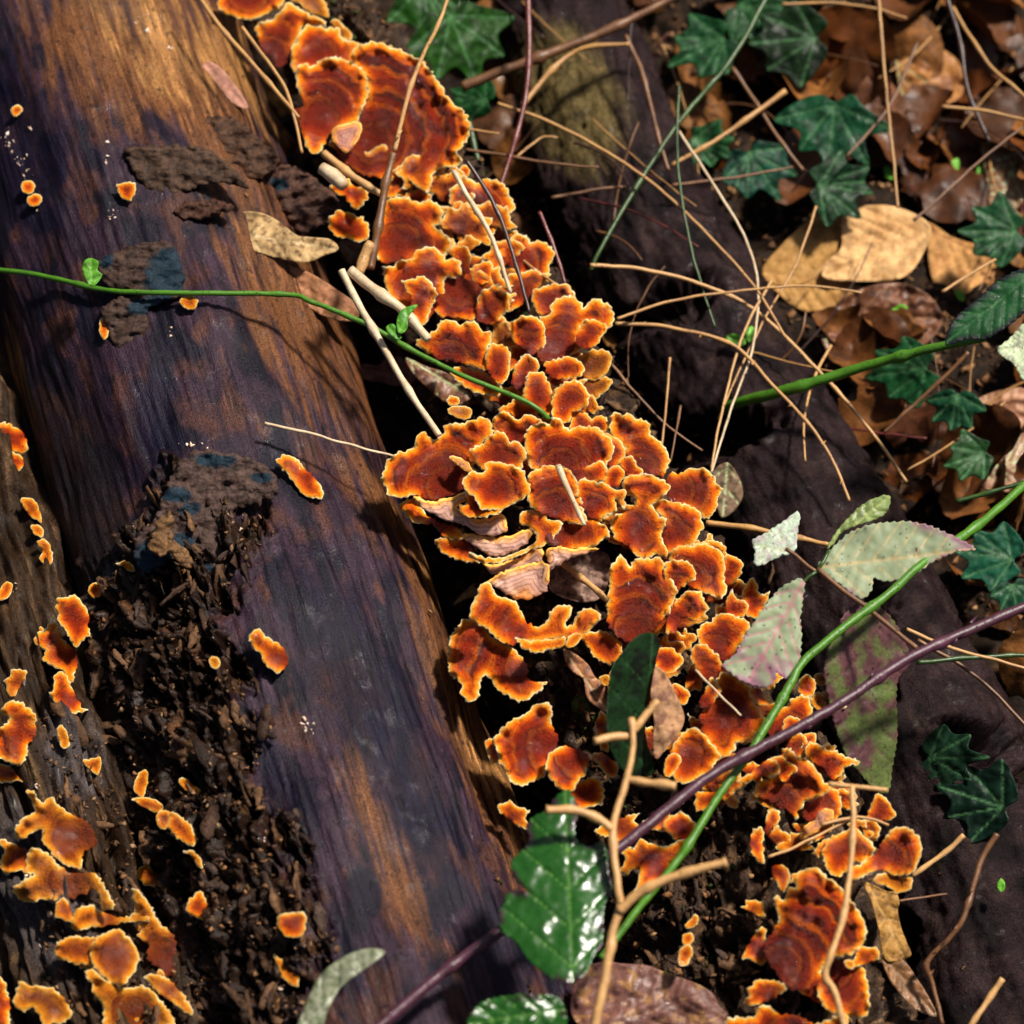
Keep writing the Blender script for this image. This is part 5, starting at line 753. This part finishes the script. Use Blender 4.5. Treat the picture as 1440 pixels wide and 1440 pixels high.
for i, (x, y, r, rot) in enumerate([(1222, 226, 12, 20), (1250, 243, 12, 60), (1340, 235, 14, 120), (1380, 243, 13, 90), (1265, 435, 13, 0), (1303, 433, 12, 170), (1350, 415, 10, 60), (1035, 478, 15, 20), (1055, 470, 12, 280), (1408, 1245, 10, 90)]):
    a = math.radians(rot); ca, sa = math.cos(a), math.sin(a); pts = [(x+r*(u*ca-v*sa), y+r*(u*sa+v*ca)) for u, v in ((-1, 0), (-.4, .5), (.5, .5), (1, 0), (.5, -.5), (-.4, -.5))]
    leaf('P', ' '.join('%f %f' % q for q in pts), 'tiny bright green seedling leaf among the brown leaves', uni((.10, .34, .02), (.07, .26, .015), 8), M_LEAF, 30 if y < 1000 else 20, '%f %f' % pts[0], '%f %f' % pts[3], None if y < 1000 else 200, 'seedling_leaf', 'leaf', veins=1, vcol=(.2, .45, .05), group='tiny bright green seedling leaves')
# ------------------------------------------------------------------ leaf litter: twelve kinds, copied
PROT = []; LW = ['russet brown', 'dark reddish', 'orange-tan', 'deep brown', 'pinkish brown', 'pale tan', 'blackish brown', 'rusty', 'mid brown', 'grey-brown', 'bright ochre', 'chocolate brown']
PC = [(.30, .14, .05), (.22, .095, .04), (.38, .19, .07), (.16, .07, .035), (.30, .15, .10), (.42, .24, .10), (.12, .05, .028), (.26, .10, .03), (.34, .17, .06), (.20, .11, .07), (.46, .23, .08), (.14, .065, .03)]
for k in range(12):
    w_ = rng.uniform(.28, .42); lob = k % 3 == 0; ang = np.linspace(0, 2*math.pi, 22, endpoint=False)
    po = np.stack([np.cos(ang)*50, np.sin(ang)*50*w_*2*(1-.25*np.cos(ang))*(1+(.22*np.cos(9*ang) if lob else .04*np.cos(17*ang)))], 1); po = catmull(po, True, 4.); po += rng.normal(size=po.shape)*.7
    V, F, bd = poly_mesh(po, 4.5, 6.5, 10); u = V[:, 0]/50; q = V[:, 1]; sp = np.abs(((V[:, 0]-np.abs(q)*.8)/11+50) % 1-.5)
    c1_, c2_ = rng.uniform(-9, 14, 2); zz = c1_*(u**2)+c2_*(q/20)**2+6*fbm(V[:, 0]/26, V[:, 1]/26, k*3., 3)-1.2*np.exp(-(q/1.8)**2)+.8*sp
    col = mixc(np.zeros((len(V), 3))+np.array(PC[k]), tuple(c*.45 for c in PC[k]), sst(0, .5, fbm(V[:, 0]/18, V[:, 1]/18, k*7., 3))); col = mixc(col, tuple(min(1, c*1.5) for c in PC[k]), np.exp(-(q/1.6)**2)*.6); col = mixc(col, tuple(c*.5 for c in PC[k]), sst(.38, .5, sp)*.45)
    a = V[F[:, 1]]-V[F[:, 0]]; b = V[F[:, 2]]-V[F[:, 0]]; F[(a[:, 0]*b[:, 1]-a[:, 1]*b[:, 0]) < 0] = F[(a[:, 0]*b[:, 1]-a[:, 1]*b[:, 0]) < 0][:, ::-1]
    n = len(V); V3 = np.vstack([np.column_stack([V, zz]), np.column_stack([V, zz-1.4])])*S; fl = np.vstack([F, F[:, ::-1]+n])
    me = mesh('dead_leaf', V3, fl, {'Col': np.vstack([col, col])*np.array([.46, .35, .24])}); me.materials.append(M_LEAF if k % 2 else M_DULL); me.polygons.foreach_set('use_smooth', [True]*len(me.polygons)); PROT.append(me)  # litter colour lowered to stand for shade of plants above
REG = [((690, -40, 1480, 220), 80, 'dead brown leaf lying in the dark litter at the top right', 'dead leaves at the top right'), ((1060, 180, 1480, 700), 70, 'dead brown leaf in the litter on the right side', 'dead leaves on the right side'), ((700, 200, 1080, 480), 30, 'dead leaf scrap near the purplish log', 'dead leaf scraps near the purplish log'), ((1290, 640, 1480, 1000), 22, 'dead brown leaf at the right edge behind the stems', 'dead leaves behind the stems at the right edge')]
for (x0, y0, x1, y1), n, lb, gp in REG:
    for i in range(n):
        x, y = rng.uniform(x0, x1), rng.uniform(y0, y1)
        d, nn = hit(x, y); P = CAM+rays([(x, y)])[0]*d
        if P[2] > 45*S: continue
        if 1070 < x < 1425 and 285 < y < 470 or 1320 < x and 540 < y < 650: continue
        kk = int(rng.integers(12)); o = bpy.data.objects.new('dead_leaf', PROT[kk]); COL.objects.link(o); s_ = rng.uniform(.6, 1.9)
        if x < 1060: s_ = min(s_, 1.0)
        o.location = P+np.array([0, 0, rng.uniform(4, 50)*S]); o.rotation_euler = (rng.normal()*.45, rng.normal()*.45, rng.uniform(0, 6.28)); o.scale = (s_,)*3; tag(o, ('small ' if s_ < .85 else 'large ' if s_ > 1.2 else '')+('lobed ' if kk % 3 == 0 else '')+LW[kk]+' '+lb.replace('brown ', ''), 'dead leaf', gp)
# ------------------------------------------------------------------ crumbs, mould, water and glint beads (uncountable)
def chips(name, spots, size, cols, mat, label, jit=6., flat=.35):
    V = []; F = []; C = []
    for x, y in spots:
        d, nn = hit(x, y); P = (CAM+rays([(x, y)])[0]*d)/S+np.array(nn)*rng.uniform(-2, jit); s_ = size*rng.uniform(.35, 2.)
        if name == 'litter_crumbs' and P[2] > 45: continue
        q = rng.normal(size=(6, 3))*np.array([1., 1., flat])*s_*.6; n = len(V)
        q = np.array([[s_, 0, 0], [-s_, 0, 0], [0, s_*.6, 0], [0, -s_*.6, 0], [0, 0, s_*flat], [0, 0, -s_*flat]])+rng.normal(size=(6, 3))*s_*.22; R_ = Matrix.Rotation(rng.uniform(0, 6.28), 3, 'Z')@Matrix.Rotation(rng.normal()*.6, 3, 'X')@Matrix.Rotation(rng.normal()*.6, 3, 'Y')
        q = q@np.array(R_).T+P; V += q.tolist(); F += [(n+a, n+b, n+c) for a, b, c in ((0, 2, 4), (2, 1, 4), (1, 3, 4), (3, 0, 4), (2, 0, 5), (1, 2, 5), (3, 1, 5), (0, 3, 5))]; c = cols[int(rng.integers(len(cols)))]; C += [c]*6
    o = link(name, mesh(name, np.array(V)*S, np.array(F), {'Col': np.array(C)}), mat, smooth=False); tag(o, label, 'debris', kind='stuff')
CR = [(.16, .08, .035), (.08, .04, .02), (.30, .16, .07), (.05, .025, .015), (.22, .10, .04)]
sp_ = [p for p in zip(rng.uniform(60, 470, 2400), rng.uniform(640, 1450, 2400)) if rotmask(np.array(p[0]), np.array(p[1])) > .5]
chips('rotten_wood_crumbs', sp_, 3.4, CR[:2]+CR[3:]+[(.26, .15, .08), (.02, .012, .01)], M_FLAKE, 'crumbs of rotten bark on the lower left flank of the log')
def shards(name, spots, label, cols, L0=(9, 30), ang=70):
    V = []; F = []; C = []
    for x, y in spots:
        d, nn = hit(x, y); P = (CAM+rays([(x, y)])[0]*d)/S; N = np.array(nn); l = rng.uniform(*L0); w2 = l*rng.uniform(.15, .4); a = math.radians(-ang+rng.normal()*28); ax = np.array([math.cos(a), math.sin(a), rng.normal()*.25]); ax -= N*(ax@N)*.7; ax /= np.linalg.norm(ax); b = np.cross(N, ax); b /= np.linalg.norm(b); n = len(V)
        k = 7; t = np.linspace(-1, 1, k); up_ = rng.uniform(1, 5)
        top = [P+ax*l*u+b*w2*(1-.6*u*u)*rng.uniform(.6, 1.2)*sg+N*(up_+rng.normal()*1.2+3*u*rng.uniform(-.5, 1)) for sg in (-1, 1) for u in t]; bot = [q-N*rng.uniform(2, 4) for q in top]
        V += [q.tolist() for q in top+bot]
        for i in range(k-1): F += [(n+i, n+i+1, n+k+i+1, n+k+i), (n+i, n+2*k+i, n+2*k+i+1, n+i+1), (n+k+i+1, n+3*k+i+1, n+3*k+i, n+k+i)]
        F += [(n, n+k, n+3*k, n+2*k), (n+k-1, n+3*k-1, n+4*k-1, n+2*k-1)]; c = np.array(cols[int(rng.integers(len(cols)))]); C += [c*rng.uniform(.6, 1.3) for _ in range(4*k)]
    o = link(name, mesh(name, np.array(V)*S, np.array(F), {'Col': np.array(C)}), M_FLAKE, smooth=False); tag(o, label, 'debris', kind='stuff')
SC = [(.04, .02, .012), (.07, .034, .016), (.022, .012, .009), (.11, .055, .026), (.05, .03, .022)]
shards('rotten_bark_shards', [p for p in zip(rng.uniform(60, 470, 420), rng.uniform(650, 1450, 420)) if rotmask(np.array(p[0]), np.array(p[1])) > .35], 'splintery shards of wet bark on the rotten lower left flank', SC)
sp_ = []
while len(sp_) < 420: t = rng.uniform(0, 1); y = 150+t*1300; sp_.append((np.interp(y, [0, 300, 640, 1000, 1440], [480, 600, 780, 900, 980])+rng.normal()*70, y))
shards('dark_wood_splinters', sp_, 'dark splinters of wood under and between the bracket fungi', SC, (8, 24), 60)
sp_ = []
while len(sp_) < 2600:
    t = rng.uniform(0, 1); y = -20+t*1480; c = np.interp(y, [0, 300, 640, 1000, 1440], [460, 600, 760, 900, 1000]); sp_.append((c+rng.normal()*np.interp(y, [0, 700, 1440], [50, 80, 110]), y))
chips('dark_wood_crumbs', sp_, 4.6, CR+[(.03, .05, .01)], M_FLAKE, 'dark crumbs and needles between the bracket fungi')
sp_ = list(zip(rng.uniform(700, 1480, 4500), rng.uniform(-40, 900, 4500))); chips('litter_crumbs', sp_, 6., CR, M_FLAKE, 'fine leaf crumbs between the fallen leaves')
sp_ = []
for cx, cy, n, sx, sy in ((12, 200, 14, 5, 10), (28, 222, 14, 6, 8), (38, 245, 8, 3, 8), (55, 288, 6, 3, 5), (150, 218, 8, 3, 8), (158, 300, 8, 4, 6), (430, 1018, 16, 8, 16), (26, 130, 3, 4, 3), (42, 184, 5, 3, 4), (200, 50, 8, 12, 8), (230, 68, 4, 6, 3), (268, 620, 8, 12, 6), (338, 735, 7, 3, 8), (370, 1182, 3, 2, 2), (365, 1205, 2, 2, 2), (238, 468, 4, 2, 5), (498, 468, 3, 2, 2), (370, 900, 3, 3, 3), (50, 1440-330, 5, 4, 4), (16, 1240-1150+740, 6, 5, 6), (85, 1030, 3, 2, 4), (115, 1035, 3, 2, 4), (55, 1325, 5, 3, 6), (30, 1245, 7, 5, 5), (430, 1330, 3, 3, 3), (395, 1388, 5, 4, 4)): sp_ += [(cx+rng.normal()*sx, cy+rng.normal()*sy) for _ in range(n)]
chips('white_mould_specks', sp_, 2.6, [(.7, .52, .4), (.6, .42, .3), (.75, .62, .5)], M_DULL, 'white mould specks on the log', 1., .4)
mw = NT('water_bead'); mw.set(Base_Color=(.9, .9, .95, 1), Roughness=.02, IOR=1.33, Transmission_Weight=1., Specular_IOR_Level=.8)
def beads(name, spots, r, label):
    ico = []; V = []; F = []; import bmesh
    bm = bmesh.new(); bmesh.ops.create_icosphere(bm, subdivisions=1 if r < 1.3 else 2, radius=1); bv = np.array([v.co[:] for v in bm.verts]); bf = np.array([[v.index for v in f.verts] for f in bm.faces]); bm.free()
    dg = bpy.context.evaluated_depsgraph_get()
    for x, y in spots:
        rr = rays([(x, y)])[0]; L_ = np.linalg.norm(rr); h = scn.ray_cast(dg, Vector(CAM), Vector(rr/L_))
        if not h[0] or h[4].name.startswith(('bark', 'forest', 'fallen_log', 'dead', 'purplish')) or (690 < x < 870 and y > 1100) or (h[4].name.startswith(('leaf', 'decayed', 'crumb', 'dark_wood', 'split')) and rng.random() < .6): continue
        P = np.array(h[1])/S+np.array(h[2])*.3; s_ = r*rng.uniform(.5, 1.4); F.append(bf+len(V)*len(bv)); V.append(bv*s_*np.array([1, 1, .8])+P)
    o = link(name, mesh(name, np.vstack(V)*S, np.vstack(F)), mw.m); tag(o, label, 'water drops', kind='stuff')
bpy.context.view_layer.update()
sp_ = list(zip(rng.uniform(1015, 1370, 90), rng.uniform(700, 970, 90)))+list(zip(rng.uniform(1160, 1280, 200), rng.uniform(860, 1110, 200)))
sp_ += list(zip(rng.uniform(400, 1290, 1500), rng.uniform(0, 1440, 1500)))+list(zip(rng.uniform(0, 440, 500), rng.uniform(600, 1440, 500)))+list(zip(rng.uniform(700, 1440, 400), rng.uniform(0, 700, 400)))
for a_, b_ in (((1440, 850), (1270, 930)), ((1270, 930), (1100, 1035)), ((1100, 1035), (880, 1185)), ((700, 1310), (540, 1436)), ((1380, 735), (1250, 835)), ((1190, 880), (1110, 965)), ((1110, 965), (1010, 1120)), ((150, 408), (400, 414)), ((440, 425), (650, 528))): sp_ += [(a_[0]+(b_[0]-a_[0])*t+rng.normal()*2.2, a_[1]+(b_[1]-a_[1])*t+rng.normal()*2.2-1) for t in rng.uniform(0, 1, 26)]
sp_ += list(zip(rng.uniform(400, 1290, 9000), rng.uniform(0, 1440, 9000)))  # extra beads added so the brackets catch bright glints
beads('water_and_glint_beads', sp_, 1.25, 'tiny water beads on leaves and stems, with more added to brackets for glints')
